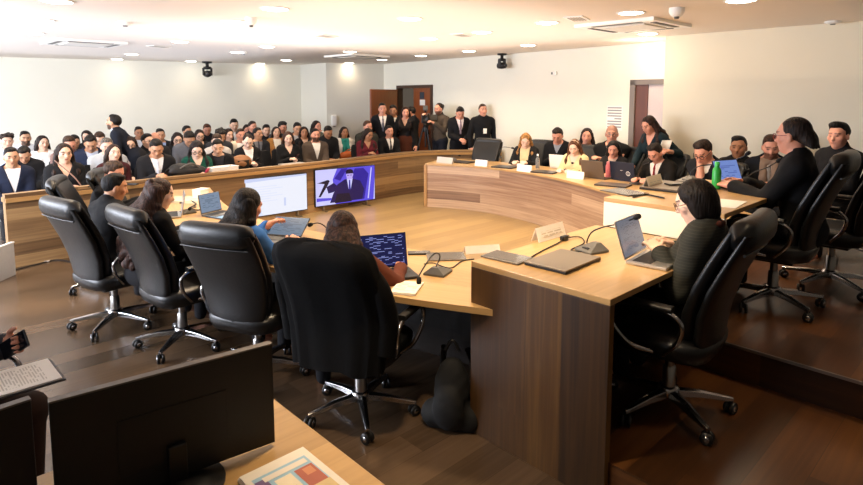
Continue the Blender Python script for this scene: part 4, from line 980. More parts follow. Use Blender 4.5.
# ------------------------------------------------------------------ the audience
def fit(px, py, hgt): a, u = ray(px, py); return (hgt - HCAM) / u
AUD = [
 # px, ytop, label, short name, options
 (9, 148, 'young man in navy jacket and white shirt leftmost in the audience front row', 'young man in navy at the left edge', dict(ct='#1b2236', cs='#eef1f6', hc='#14100e', tone='m', Z=6.95)),
 (6, 134, 'curly-haired man in a pale top by the left edge, beyond the young man in navy', 'curly-haired man at the left edge', dict(top='sweater', ct='#c9d2de', hair='curly', hc='#2a1f18', tone='l')),
 (23, 148, 'person with bowed dark hair hidden between the man in navy and the woman in black', 'person with bowed head on the left', dict(top='coat', ct='#15171c', head=(10, 38, 0), Z=7.9)),
 (24.5, 131.5, 'bearded man in a white shirt in the back left of the audience', 'bearded man in white shirt', dict(top='sweater', ct='#e6e9ee', beard='#1b1411', tone='m')),
 (41, 136, 'woman with long black hair and a white blouse on the left of the audience', 'woman in white blouse', dict(fem=True, hair='long', top='vneck', ct='#e8e8e6', cs='#f4f4f4', tone='l', head=(-14, 5, 0))),
 (62, 144, 'woman in black with long black hair and a pink handbag on her lap', 'woman with the pink handbag', dict(fem=True, hair='longfront', top='coat', ct='#121316', tone='l', head=(-6, 4, 0), Z=7.0)),
 (67, 137, 'brown-haired man raising a phone, just behind the woman with the pink handbag', 'man raising a phone', dict(top='sweater', ct='#8a6f68', hc='#3a281c', tone='r', arms='phone', head=(-8, 26, 0))),
 (73.5, 135.5, 'dark-haired person mostly hidden right of the man raising a phone', 'hidden person right of the phone man', dict(top='coat', ct='#202126', head=(0, 20, 0), Z=9.7)),
 (89, 131, 'woman in black with dark hair tilting her head, left of the standing man', 'woman tilting her head', dict(fem=True, hair='mid', top='coat', ct='#17181c', tone='l', head=(20, 10, 14))),
 (90, 136.5, 'man in a navy suit with bowed dark head, left of the standing man', 'man in navy with bowed head', dict(ct='#232c44', cs='#b9c4d8', head=(8, 34, 0))),
 (99, 133, 'brown-haired man with lowered face and pale blue shirt left of the standing man', 'brown-haired man in pale blue shirt', dict(ct='#1b2132', cs='#b4c4dc', hc='#3d2a1d', tone='l', head=(6, 30, 0))),
 (118, 128, 'bearded man in a dark suit and light shirt directly in front of the standing man', 'bearded man below the standing man', dict(ct='#141824', cs='#c3d2ea', tie='#1e2740', beard='#120e0c', tone='m', head=(-18, 6, 0))),
 (106, 138.5, 'grey-haired man in a light grey sweater behind the woman in maroon', 'man in light grey sweater', dict(top='sweater', ct='#aeb2b6', hc='#5d5852', tone='l', sh=1.15, head=(5, 16, 0))),
 (111, 145, 'woman with long brown hair and a maroon sweater behind the near desk', 'woman in maroon on the left', dict(fem=True, hair='longfront', hc='#2b1a13', top='sweater', ct='#4a1f22', tone='p', head=(-10, -4, -6), Z=7.55)),
 (130, 137, 'woman in dark glasses with a pale scarf at her neck, right of the standing man', 'woman with pale scarf', dict(fem=True, hair='mid', top='coat', ct='#17181b', scarf='#c9b9b0', glasses='#151515', tone='l', head=(10, 16, 0))),
 (138.5, 127, 'dark-haired man in the last row right of the standing man', 'man in last row by the standing man', dict(ct='#191a20', tone='t', head=(0, 8, 0))),
 (145.5, 134, 'man in glasses and a black padded jacket behind the man with the white tie', 'man in padded jacket', dict(top='high', ct='#17181b', hc='#17120f', glasses='#151515', tone='l', head=(-30, 6, 0))),
 (154, 133, 'bald man with a pink scalp left of the man in pale blue shirt', 'bald man', dict(top='coat', ct='#25262b', hair='bald', hc='#8a6a5a', tone='r', head=(0, 24, 0))),
 (160, 129, 'dark-haired man in a black blazer and pale blue shirt in the rear rows', 'man in blazer and blue shirt', dict(ct='#16181e', cs='#8ea6d4', tone='m', head=(6, 8, 0), sh=1.1)),
 (155, 140.5, 'man in a charcoal suit and white tie reading his phone in the front row', 'man with the white tie', dict(ct='#1c1c1f', cs='#eceef2', tie='#cfd3dc', arms='phone', head=(4, 30, 0), tone='m', Z=7.75)),
 (177, 133, 'woman in glasses and black with long dark hair left of the grey-jacket man', 'woman in glasses left of grey jacket', dict(fem=True, hair='long', top='coat', ct='#18171a', glasses='#222222', tone='p', head=(4, 16, 0))),
 (186, 126, 'dark-haired man in the last row above the man in the grey jacket', 'man in last row above grey jacket', dict(ct='#23242a', tone='m', head=(-25, 8, 0))),
 (188, 133, 'man in a grey jacket with his dark head bowed low', 'man in grey jacket', dict(top='coat', ct='#5b5d63', tone='m', head=(0, 40, 0))),
 (196, 142, 'woman in a green sweater and glasses reading a pink phone', 'woman in green', dict(fem=True, hair='longfront', hc='#1b1412', top='sweater', ct='#0d4a3c', glasses='#1a1a1a', arms='phone', tone='p', head=(8, 30, 0), Z=8.1)),
 (199, 130, 'woman in glasses and dark top just behind the woman in green', 'woman behind the woman in green', dict(fem=True, hair='mid', top='coat', ct='#1f2025', glasses='#222222', tone='l', head=(0, 14, 0))),
 (207, 124.5, 'reddish-haired man in a dark shirt in the back row', 'reddish-haired man', dict(top='coat', ct='#1a1b22', hc='#4a2a1a', tone='r', head=(6, 22, 0))),
 (219, 130, 'dark-haired person looking down, right of the reddish-haired man', 'person right of the reddish-haired man', dict(top='coat', ct='#33343a', hair='curly', head=(-10, 26, 0))),
 (217, 134.5, 'person in a pale hooded top behind the one filming with a phone', 'person in pale hooded top', dict(top='high', ct='#c3bdb8', hc='#3b2c22', tone='p', head=(14, 24, 0), Z=9.6)),
 (217.5, 140, 'person in black suit holding a phone up beside the white box', 'person holding a phone beside the white box', dict(ct='#14151a', cs='#2b2d35', arms='phone', tone='l', head=(12, 22, 0), Z=8.5)),
 (228, 129, 'woman in a black and white top left of the man in tan jacket', 'woman left of the tan jacket', dict(fem=True, hair='mid', ct='#1a1a1d', cs='#e9e6e2', tone='l', head=(-14, 10, 0))),
 (234, 119.5, 'tall dark-haired man in the last row standing out above the others', 'tall man in the last row', dict(hair='tall', ct='#191a1e', cs='#d8d6d2', tone='l', head=(4, 18, 0), Z=12.6)),
 (240, 129, 'man in a light tan jacket amid people in black', 'man in light tan jacket', dict(top='open', ct='#d8cdbb', cs='#efece6', hc='#3a2a20', tone='r', head=(-6, 6, 0))),
 (247, 125, 'dark-haired woman with reddish face left of the man in last row near the wall', 'reddish woman in the rear row', dict(fem=True, hair='mid', top='coat', ct='#2a2226', tone='r', head=(8, 14, 0))),
 (252, 121.5, 'man in the last row under the bare wall, right of the tall man', 'man in last row right of the tall man', dict(top='coat', ct='#2b2a2e', hc='#2b211b', tone='r', head=(-16, 6, 0), Z=12.4)),
 (247.5, 135, 'woman in a black jacket and white shirt looking at a phone behind empty chairs', 'woman in black jacket and white shirt', dict(fem=True, hair='bun', ct='#121215', cs='#eeeeec', arms='phone', tone='p', head=(8, 26, 0))),
 (257, 128, 'lean dark-haired man in a grey suit and tie behind the empty dark chair', 'man in grey suit and tie', dict(ct='#26272c', cs='#6d7078', tie='#3a3b48', tone='m', head=(-28, 2, 0))),
 (266, 125, 'man with a black fringe and black jacket left of the woman in tan', 'man with black fringe', dict(hair='tall', top='high', ct='#141418', tone='l', head=(0, 14, 0))),
 (276, 127, 'woman with long dark hair, tan jacket and white top', 'woman in tan jacket', dict(fem=True, hair='long', hc='#241712', top='open', ct='#a5763f', cs='#efe9de', tone='l', head=(2, 0, 0))),
 (281, 122, 'man with thick black hair in the last row behind the woman in tan', 'man with thick black hair', dict(hair='tall', top='coat', ct='#4a4b50', tone='r', head=(-26, 20, 0), Z=12.2)),
 (288, 132, 'woman in a black coat holding a phone with both hands in the front row', 'woman in black coat with phone', dict(fem=True, hair='mid', hc='#3a241a', top='coat', ct='#121214', arms='phone', tone='p', head=(8, 12, 0))),
 (297, 123, 'man in pale grey shirt and dark jacket in the last row near the wall corner', 'man in pale grey shirt', dict(top='open', ct='#3a3a40', cs='#a9a7a8', tone='m', head=(0, 18, 0), Z=12.0)),
 (304, 127, 'woman in black with long black hair left of the bearded man in grey-brown', 'woman left of the bearded man', dict(fem=True, hair='longfront', top='vneck', ct='#131315', cs='#c9a48c', tone='t', head=(10, 6, 0))),
 (315, 129, 'bearded man in a grey-brown suit with open white collar in the front row', 'bearded man in grey-brown suit', dict(ct='#55493f', cs='#efeae2', beard='#1d130e', hc='#1a1210', tone='r', head=(0, 2, 0), sh=1.08)),
 (316, 121, 'woman with dark hair touching her face in the last row behind the bearded man', 'woman touching her face', dict(fem=True, hair='long', top='coat', ct='#6a6f66', tone='r', arms='chin', head=(-20, 4, 0), Z=12.2)),
 (327, 127, 'dark man with bowed head right of the bearded man in grey-brown', 'man right of the bearded man', dict(top='coat', ct='#16171b', tone='t', head=(-6, 30, 0))),
 (344, 127, 'woman in a teal waistcoat and white sleeves with an orange bag', 'woman in teal', dict(fem=True, hair='long', hc='#1e1310', top='open', ct='#efe9e2', cs='#2f8f88', tone='t', head=(0, 2, 0), sh=1.1, fat=1.15, scarf='#2f8f88')),
 (367, 121, 'person with brown hair seated behind the woman in maroon near the door', 'person behind the woman in maroon', dict(top='coat', ct='#3a3a33', hc='#4b3020', tone='r', head=(-12, 10, 0), Z=12.0)),
 (367, 129, 'woman in a dark red sweater using her phone near the doorway', 'woman in dark red', dict(fem=True, hair='longfront', top='sweater', ct='#581520', arms='phone', tone='t', head=(-20, 20, 0))),
 (389, 126, 'man in a black suit and tie seated below the standing group by the door', 'seated man by the door', dict(ct='#111215', cs='#e6e2dc', tie='#141416', tone='r', head=(0, 4, 0))),
]
BDIR = (FRONT_BAR[-20] - FRONT_BAR[0]).normalized()
AN = Vector((BDIR.y, -BDIR.x))                  # from the audience towards the horseshoe
AUDP = {}
for px, py, lab, short, o in AUD:
    o = dict(o); Z = o.pop('Z', None)
    T = 1.26 if not o.get('fem') else 1.23
    if Z is None: Z = max(7.0, min(12.6, fit(px, py, T)))
    T = atz(px, py, Z).z
    p = XZ((px - 431.5) / F_PX * Z, Z, 0)
    tc = Vector((-p.x, -p.y)).normalized()
    d = (AN * .45 + tc * .55).normalized(); yaw = face_rot(d.x, d.y)
    o.setdefault('top', 'suit'); o.setdefault('arms', 'lap')
    hy, hpch, hr = o.get('head', (0, 8, 0)); o['head'] = (-hy, hpch, hr)
    # the head reaches forward of the hips, so sit a little behind
    back = .03 + .10 * math.sin(math.radians(o['head'][1]))
    p2 = Vector((p.x, p.y)) - d * back
    r, info = person(lab, (p2.x, p2.y, 0), yaw, T=T, lean=4 + max(0, hpch - 20) * .2, h=.0092 if Z < 9 else .0105, **o)
    AUDP[short] = info; info['d'] = d; info['p'] = p2; info['yaw'] = yaw
    seat((p2.x - d.x * .06, p2.y - d.y * .06, 0), yaw, 'dark audience chair under the ' + short)
# standing people near the door
STD = [
 (382.5, 103.5, 12.3, 'standing man in a black suit and tie in front of the open door leaf', dict(ct='#111216', cs='#ded9d2', tie='#5a5a66', tone='r', arms='hang', head=(0, 4, 0)), -.1),
 (393.5, 105.5, 12.5, 'standing man in a black V-neck over a white shirt, right of the suited man', dict(top='vneck', ct='#141518', cs='#ece9e4', tone='t', arms='clasp', head=(-10, 18, 0)), -.05),
 (405.5, 107, 12.2, 'standing woman with long hair and a brown skirt in the doorway', dict(fem=True, hair='longfront', hc='#2a1a12', top='vneck', ct='#16120f', cs='#b08a70', skirt='#4a2415', tone='r', arms='hang', head=(10, 8, 0)), .1),
 (413, 107, 12.3, 'man in a dark suit standing sideways to the woman in the doorway', dict(ct='#15161b', cs='#d5d2cd', tone='r', arms='sphone', head=(20, 10, 0)), 2.0),
 (440, 103.5, 12.2, 'bearded cameraman in a grey-brown jacket with his hair tied back', dict(hair='bun', hc='#2a201a', top='high', ct='#4d4339', beard='#3a2a20', cb='#23252e', tone='r', arms='camera', head=(0, 6, 0), sh=1.15), .75),
 (459, 108, 11.8, 'man in a black suit leaning on the wall, looking at his hands', dict(ct='#101115', cs='#d8cdd2', tie='#8a7a86', tone='r', arms='clasp', hair='tall', head=(0, 34, 0)), -.25),
 (482.5, 104.5, 11.6, 'man in a black shirt with a white badge standing against the wall', dict(top='coat', ct='#0f1013', hc='#3a2a20', hair='short', tone='r', arms='hang', head=(10, -2, 0), sh=1.06), -.15),
]
SP = []
for px, py, Z, lab, o, tw in STD:
    T = atz(px, py, Z).z; p = XZ((px - 431.5) / F_PX * Z, Z, 0); tc = Vector((-p.x, -p.y)).normalized()
    yaw = face_rot(tc.x, tc.y) - tw
    SP.append(person(lab, p, yaw, T=T, seated=False, lean=2, h=.0105, shoes=True, **o))
# standing man leaning over the audience
Z = 9.0; p = XZ((136 - 431.5) / F_PX * Z, Z, 0); d = XZ(-.95, -.25); 
LEAN = person('bearded man in a dark suit standing up and bending over the seated audience', p, face_rot(d.x, d.y), T=atz(108, 115, Z).z, seated=False, lean=36, head=(-8, -14, 0), ct='#151a26', cs='#e4e8ee', beard='#120e0c', tone='m', arms=((.16, .40, .86), (-.16, .42, .88)), h=.0095, shoes=True)
# people along the right-hand wall
def wallman(px, py, Z, lab, short, d, **o):
    T = atz(px, py, Z).z; p = XZ((px - 431.5) / F_PX * Z, Z, 0); d = XZ(*d).normalized(); yaw = face_rot(d.x, d.y)
    r = person(lab, (p.x, p.y, 0), yaw, T=T, h=.011, **o); seat((p.x - d.x * .06, p.y - d.y * .06, 0), yaw, 'dark chair under the ' + short); return r
wallman(559.5, 129, 9.6, 'man in a black sweater over a collared shirt with bowed head behind the far counter', 'man with bowed head at the right-hand wall', (-.45, -.9), top='vneck', ct='#101013', cs='#8a8f98', tone='r', hc='#1c1512', arms='phone', head=(0, 34, 0))
wallman(587.5, 128.5, 9.3, 'smiling dark-haired woman sitting at the wall behind the empty chair back', 'smiling woman at the right-hand wall', (-.35, -.95), fem=True, hair='mid', top='coat', ct='#131315', tone='r', arms='lap', head=(0, 4, 0))
wallman(612.5, 124.5, 8.7, 'man in glasses and a black sweater with crossed arms below the wall notice', 'man with crossed arms', (-.45, -.9), top='vneck', ct='#0f1012', cs='#6d6a68', hc='#5a4a40', hair='buzz', glasses='#333333', tone='r', arms='cross', head=(6, 6, 0), sh=1.1)
wallman(740.5, 136.5, 6.8, 'young dark-haired man sitting at the warm wall behind the green bottle', 'young man at the warm wall', (-.6, -.8), top='coat', ct='#121316', tone='t', arms='lap', head=(0, 4, 0))
wallman(772.5, 134, 6.55, 'bearded man in a navy coat and taupe scarf holding a phone', 'man with the scarf', (-.55, -.83), top='suit', ct='#151922', cs='#c9c2ba', tie='#8a8580', scarf='#8a7463', beard='#5a3826', hc='#3a261a', tone='r', arms='phone', head=(4, 18, 0))
# ------------------------------------------------------------------ people at the desks
def deskperson(label, px, py, Z, d, z=0.0, T=None, **o):
    T = atz(px, py, Z).z - z; p = XZ((px - 431.5) / F_PX * Z, Z, 0); d = Vector(d).normalized()
    lean = o.get('lean', 6); hpitch = o.get('head', (0, 8, 0))[1]
    sh_ = .60 * math.sin(math.radians(lean)) + .14 * math.sin(math.radians(hpitch + lean * .25)) * .8
    p2 = Vector((p.x, p.y)) - d * sh_
    return person(label, (p2.x, p2.y, z), face_rot(d.x, d.y), T=T, **o)
P1 = deskperson('man with short black hair in a black suit at the near row, seen from behind', 112, 174.5, 4.85, (.80, .25), ct='#0e0f12', cs='#c9d2de', hc='#0c0a09', tone='t', arms='type', head=(-22, 12, 0), lean=10, h=.010)
P1b = deskperson('man with brown cropped hair and black jacket beyond the black-haired man', 113.5, 162.5, 5.9, (.9, -.35), top='coat', ct='#141518', hc='#3a2a1e', tone='r', arms='type', head=(-12, 22, 0), lean=16, h=.010)
P2 = deskperson('woman with very long curly dark hair in black, seen from behind', 158, 180, 4.45, (.96, .15), fem=True, hair='wavy', hc='#35211a', top='coat', ct='#0e0d0e', tone='p', arms='type', head=(-22, 14, 0), lean=12, h=.010)
P3 = deskperson('woman in a blue blouse with straight dark hair touching her tablet', 245, 190, 3.85, (.90, .40), fem=True, hair='long', hc='#160f0c', top='sweater', ct='#3d74c0', tone='r', arms=((.16, .46, .84), (-.08, .50, .95)), head=(-14, 14, 0), lean=14, h=.0075, hd=(None, (.1, 1, .25)))
P4 = deskperson('person with brown hair in a rust brown sleeve leaning over the nearest low desk', 339, 215, 3.30, (.52, .85), hair='mid', hc='#2e1a12', fem=True, top='sweater', ct='#5a2c1c', tone='r', arms=((.42, .40, .82), (-.06, .40, .86)), head=(-8, 30, 0), lean=9, h=.0075)
W1 = deskperson('woman in round glasses and a dark pinstripe blazer typing on the silver laptop', 700, 182, 3.02, (-.06, 1), T1, fem=True, hair='longback', hc='#140d0b', collar='#43201a', top='coat', ct='#1b1d18', pin=True, tone='p', arms=((.05, .17, .870), (-.12, .19, .870)), head=(10, 22, 0), lean=0, h=.0065, glasses='#6a4a38', curl=(38, 38))
W2 = deskperson('woman in red glasses with dark tied hair and black blazer touching a tablet', 793, 118.5, 3.95, (-.12, 1), T2, fem=True, hair='bun2', hc='#1b110d', top='coat', ct='#121214', tone='r', arms=((.10, .40, .81), (-.06, .44, .80)), head=(-12, 4, 0), lean=9, h=.007, glasses='#8a2a2a', curl=(22, 20))
MR = deskperson('clean-shaven man in black with thick dark hair at the far right', 838.5, 116, 5.15, (-.55, .25), T2, top='high', ct='#101013', hair='tall', hc='#100c0a', tone='r', arms='lap', head=(10, 6, 0), lean=4, h=.009, build=.95)
SU = deskperson('man in black suit and red tie typing behind the dark blue laptop', 656, 145.5, 7.35, (-.85, .10), ct='#17130f', cs='#e8ded2', tie='#7a1a1c', hc='#1c130f', tone='r', arms='type', head=(0, 34, 0), lean=12, h=.009)
FP = deskperson('man in glasses and dark suit resting his face on his hand at the far counter', 705, 142.5, 6.55, (-.9, .15), ct='#15161b', cs='#d8d2c8', hc='#24170f', tone='r', arms='face', head=(0, 34, 0), lean=12, h=.009, glasses='#222222', hd=((-.3, .3, 1), None), palm=((0, -1, 0), None), curl=(12, 28))
FB = deskperson('blonde woman in a dark blazer and cream blouse writing at the far counter', 525, 134.5, 9.55, (-.85, -.35), fem=True, hair='longfront', hc='#9a6f3e', top='open', ct='#17181a', cs='#e3cf9f', tone='p', arms='type', head=(10, 28, 0), lean=10, h=.011)
HW = deskperson('woman with a pale hairband and long light brown hair in a cream top', 574, 140.5, 8.6, (-.9, -.15), fem=True, hair='longfront', hc='#5a3823', top='sweater', ct='#d9c79a', tone='p', arms='type', head=(8, 24, 0), lean=10, band='#d8c9b4', h=.010)
PW = deskperson('dark-haired woman in a patterned black top behind the pink bottle', 613.5, 141.5, 8.25, (-.9, -.15), fem=True, hair='mid', hc='#140e0c', top='vneck', ct='#1c1a1b', cs='#b8a090', tone='r', arms='type', head=(10, 18, 0), lean=6, h=.010)
# standing assistant leaning to the man in the suit
d = XZ(-.7, -.35).normalized(); Z = 7.75; p = XZ((662 - 431.5) / F_PX * Z, Z, 0)
LW = person('standing woman with long brown hair in dark teal leaning towards the suited man', (p.x, p.y, 0), face_rot(d.x, d.y), T=atz(650, 117, Z).z, seated=False, fem=True, hair='longfront', hc='#2a1812', top='sweater', ct='#12242a', tone='r', arms=((.12, .50, .78), (-.34, .24, 1.20)), lean=20, head=(-5, 22, 0), h=.009, shoes=True, sleeve=.55, pole=(.6, -.3, -.7), curl=(20, 45))
# person in the left foreground, only hands in view
d = XZ(1, -.10).normalized(); p = XZ(-2.18, 2.28)
FG = person('person at the left edge, only the hands with phone and papers in view', (p.x, p.y, 0), face_rot(d.x, d.y), T=1.28, ct='#3a3a40', cs='#e0ddd8', cb='#3a2c26', tone='r', arms=((.12, .34, .76), (-.10, .35, .79)), lean=6, head=(0, 25, 0), h=.0075, shoes=True, hd=((-.25, 1, -.1), (.1, 1, .25)), palm=(None, (.9, .1, .2)), curl=(14, 42))
exec_chair(p.x - d.x * .02, p.y - d.y * .02, face_rot(d.x, d.y), 'office chair at the left edge under the person with the phone')
# ------------------------------------------------------------------ things on the desks
Mk = plain('keyboard_black', '#141416', .5); M_silver = plain('silver_aluminium', '#c9c7c3', .3, .9, noise=.02); M_darkal = plain('dark_aluminium', '#2b2b2e', .4, .6); M_graylap = plain('grey_laptop', '#6d6258', .35, .5)
SC_code = printed('screen_code', '#171a44', '#8a93d4', 26, 13, .3, .05, .8, .2)
SC_doc = printed('screen_doc', '#73757f', '#5a5c66', 26, 14, .3, .14, .7)
SC_pad = printed('screen_tablet', '#6f86c4', '#465a9c', 16, 8, .3, .12, .8)
SC_blue = printed('screen_blue', '#6b8fb0', '#35597c', 20, 8, .35, .08, .45)
SC_grey = printed('screen_grey', '#8ba0bb', '#62778f', 18, 8, .35, .1, .55)
SC_pale = printed('screen_pale', '#bcdcf4', '#7f9ec0', 20, 8, .35, .08, .85)
def laptop(label, p, yaw, w=.32, dp=.22, ang=105, body=None, screen=None, logo=None, name='laptop', cat='laptop'):
    """p is the middle of the hinge; the user sits on local -y"""
    body = body or M_darkal
    t = thing(name, label, cat, p, yaw)
    mb = MB(); mb.box((0, -dp / 2, .009), (w, dp, .016)); b = mb.build('base', body, t, .004)
    mb = MB(); mb.box((0, -dp * .36, .0175), (w * .86, dp * .45, .002)); mb.build('keyboard', Mk, b)
    mb = MB(); mb.box((0, -dp * .80, .0175), (w * .33, dp * .28, .0012)); mb.build('trackpad', M_greypl if body is M_darkal else M_silver, b)
    R = Matrix.Rotation(math.radians(90 - ang), 3, 'X')
    mb = MB(); mb.box((0, 0, dp * .49), (w, .008, dp * .97)); lid = mb.build('lid', body, t, .003); lid.data.transform(R.to_4x4()); lid.data.transform(Matrix.Translation((0, .004, .016)))
    y = -.0052; a, c, z0, z1 = -w / 2 + .006, w / 2 - .006, .012, dp * .955
    mb = MB(); mb.grid_uv01([(a, y, z0), (c, y, z0), (c, y, z1), (a, y, z1)]); s_ = mb.build('screen', screen or SC_doc, lid); s_.data.transform(R.to_4x4()); s_.data.transform(Matrix.Translation((0, .004, .016)))
    if logo:
        mb = MB(); n = 20
        for k in range(n):
            a0, a1 = 2 * PI * k / n, 2 * PI * (k + 1) / n
            mb.add([(.0 + r * math.cos(q) + logo[0], .0056, dp * .5 + logo[1] + r * math.sin(q)) for q, r in ((a0, .032), (a1, .032), (a1, .024), (a0, .024))], [(0, 1, 2, 3)])
        mb.box((logo[0], .0056, dp * .5 + logo[1]), (.008, .001, .05)); mb.box((.01, .0056, dp * .52), (.035, .001, .006))
        g = mb.build('emblem', M_whitepl, lid); g.data.transform(R.to_4x4()); g.data.transform(Matrix.Translation((0, .004, .016)))
    return t
def closed_laptop(label, p, yaw, w=.34, dp=.24, top='#7b6f60', th=.02, name='closed_laptop', cat='laptop'):
    t = thing(name, label, cat, p, yaw)
    mb = MB(); mb.box((0, 0, th * .3), (w, dp, th * .6)); mb.build('base', M_blackpl, t, .003)
    mb = MB(); mb.box((0, 0, th * .8), (w, dp, th * .4)); mb.build('lid', plain('lid_' + top, top, .32, .3, noise=.03), t, .003); return t
def slab_item(name, label, cat, p, yaw, dims, c, rough=.5, bev=.003, uv=None, group=None):
    t = thing(name, label, cat, p, yaw, group)
    mb = MB(); mb.box((0, 0, dims[2] / 2), dims); mb.build('body', plain(name + '_' + c, c, rough), t, bev)
    mb = MB(); z = dims[2] + .0008; x, y = dims[0] / 2 - .008, dims[1] / 2 - .008; mb.grid_uv01([(-x, -y, z), (x, -y, z), (x, y, z), (-x, y, z)]); mb.build('screen' if uv is None else 'page', uv or plain('dark_glass', '#55504a', .15), t); return t
def microphone(label, p, yaw, pts, scale=1.0):
    """gooseneck conference microphone; pts = world points of the neck ending at the capsule"""
    t = thing('conference_microphone', label, 'microphone', p, yaw); s = scale
    mb = MB()
    Vb = [(-.07, -.075), (.07, -.075), (.07, .075), (-.07, .075)]; mb2 = [(-.022, .02), (.022, .02), (.022, .055), (-.022, .055)]
    R0 = [(x * s, y * s, 0) for x, y in Vb]; R1 = [(x * s, y * s, .012 * s) for x, y in Vb]; R2 = [(x * s, y * s, .05 * s) for x, y in mb2]
    mb.rings([R0, R1, R2], smooth=False); mb.build('base', M_greypl, t, .003)
    mb = MB(); mb.box((0, -.045 * s, .024 * s), (.05 * s, .02 * s, .006)); mb.build('talk_button', M_blackpl, t, .002)
    inv = (Matrix.Translation(p) @ Matrix.Rotation(yaw, 4, 'Z')).inverted()
    q = [inv @ Vector(x) for x in pts]; cv = spline([(0, .038 * s, .045 * s)] + q, 8)
    MB().tube(cv, .0045, 8).build('gooseneck', M_blackpl, t)
    e = cv[-1]; dr_ = (cv[-1] - cv[-3]).normalized()
    MB().tube([e - dr_ * .012, e - dr_ * .008, e + dr_ * .008, e + dr_ * .028, e + dr_ * .036], [.006, .013, .0155, .0145, .006], 14).build('capsule', plain('foam_black', '#0a0a0a', .95, noise=.3, scale=200), t)
    return t
def nameplate(label, p, yaw, w=.24, hh=.085, c='#f1ece2', group='white nameplates', lean=.03):
    t = thing('nameplate', label, 'nameplate', p, yaw, group)
    mb = MB(); mb.add([(-w / 2, -lean, 0), (w / 2, -lean, 0), (w / 2, 0, hh), (-w / 2, 0, hh), (-w / 2, lean, 0), (w / 2, lean, 0)], [(0, 1, 2, 3), (5, 4, 3, 2)]); o = mb.build('plate', plain('plate_' + c, c, .35, noise=.02), t)
    so = o.modifiers.new('thick', 'SOLIDIFY'); so.thickness = .003
    mb = MB(); k = .06; mb.grid_uv01([(-w * .4, -lean * .72 - .003, hh * .3), (w * .4, -lean * .72 - .003, hh * .3), (w * .4, -lean * .35 - .003, hh * .68), (-w * .4, -lean * .35 - .003, hh * .68)]); mb.build('lettering', printed('plate_print_' + c, c, '#d8d0c4', 2.2, 16, .75, .04), t)
    return t
def bottle(label, p, prof, c, cap, trans=0.0, water=False):
    t = thing('water_bottle', label, 'bottle', p)
    MB().lathe(prof, n=24).build('body', plain('bottle_' + c, c, .35 if not trans else .08, noise=.02, trans=trans), t)
    r, z = prof[-1]; MB().lathe([(r * 1.12, z), (r * 1.12, z + .022), (r * .9, z + .028), (.001, z + .028)], n=20).build('cap', plain('cap_' + cap, cap, .4), t); return t
def cable(label, pts, r=.004, name='cable', c='#161414'):
    mb = MB(); mb.tube(spline(pts, 8), r, 8); o = mb.build(name, plain('cable_' + c, c, .5)); return tag(o, label, 'cable')
def sheet(name, label, cat, p, yaw, w, d, mat, th=.003):
    t = thing(name, label, cat, p, yaw); mb = MB(); mb.box((0, 0, th / 2), (w, d, th)); mb.build('paper_stack', M_paper, t)
    mb = MB(); x, y = w / 2 - .001, d / 2 - .001; mb.grid_uv01([(-x, -y, th + .0006), (x, -y, th + .0006), (x, y, th + .0006), (-x, y, th + .0006)]); mb.build('printed_page', mat, t); return t
PG = printed('page_print', '#f0ece4', '#c4bfb6', 34, 14, .7, .12)
h1, h2, h0 = D1['zt'] + .001, D2['zt'] + .001, HD0 + .001
u_ = face_rot(0, 1)
# first presidium desk
laptop('open silver laptop in front of the woman in round glasses', at(636.5, 257.5, h1), face_rot(-.10, 1), .31, .215, 108, M_silver, SC_doc)
closed_laptop('closed dark laptop lying in the middle of the raised walnut desk', at(563, 262.5, h1), face_rot(.08, 1) + .12, .36, .25)
slab_item('tablet', 'thin grey tablet lying at the left corner of the raised walnut desk', 'tablet', at(507, 258, h1), .1, (.16, .245, .009), '#6f675e', .3)
nameplate('clear white nameplate at the back edge of the raised walnut desk', at(549, 238, h1), .0, .29, .085, '#fbf8f2')
mp = at(591.5, 251, h1); top_ = atz(598, 232, 3.62)
microphone('gooseneck microphone on the raised walnut desk, bent towards the silver laptop', mp, face_rot(.75, -.2), [atz(587, 244, 3.40), atz(591, 233, 3.38), atz(602, 227.5, 3.33), atz(622, 223, 3.2), atz(636, 217.5, 3.1)], .95)
cable('black cable with plug lying between nameplate and microphone on the raised desk', [at(523, 262, h1 + .004), at(540, 252, h1 + .004), at(558, 243, h1 + .006), at(566, 238, h1 + .01), at(580, 237, h1 + .006), at(584, 243, h1 + .004), at(571, 250, h1 + .004), at(586, 252, h1 + .004)])
t = thing('cable_plug', 'small black plug on the cable behind the closed laptop', 'plug', at(564, 240.5, h1)); mb = MB(); mb.box((0, 0, .016), (.06, .03, .03)); mb.build('housing', M_blackpl, t, .008); mb = MB(); mb.box((.045, .01, .016), (.035, .02, .018)); mb.build('connector', M_greypl, t, .004)
slab_item('mouse_pad', 'small dark pad right of the silver laptop under the woman\'s hands', 'pad', at(672, 254, h1), .1, (.16, .07, .006), '#4a4642')
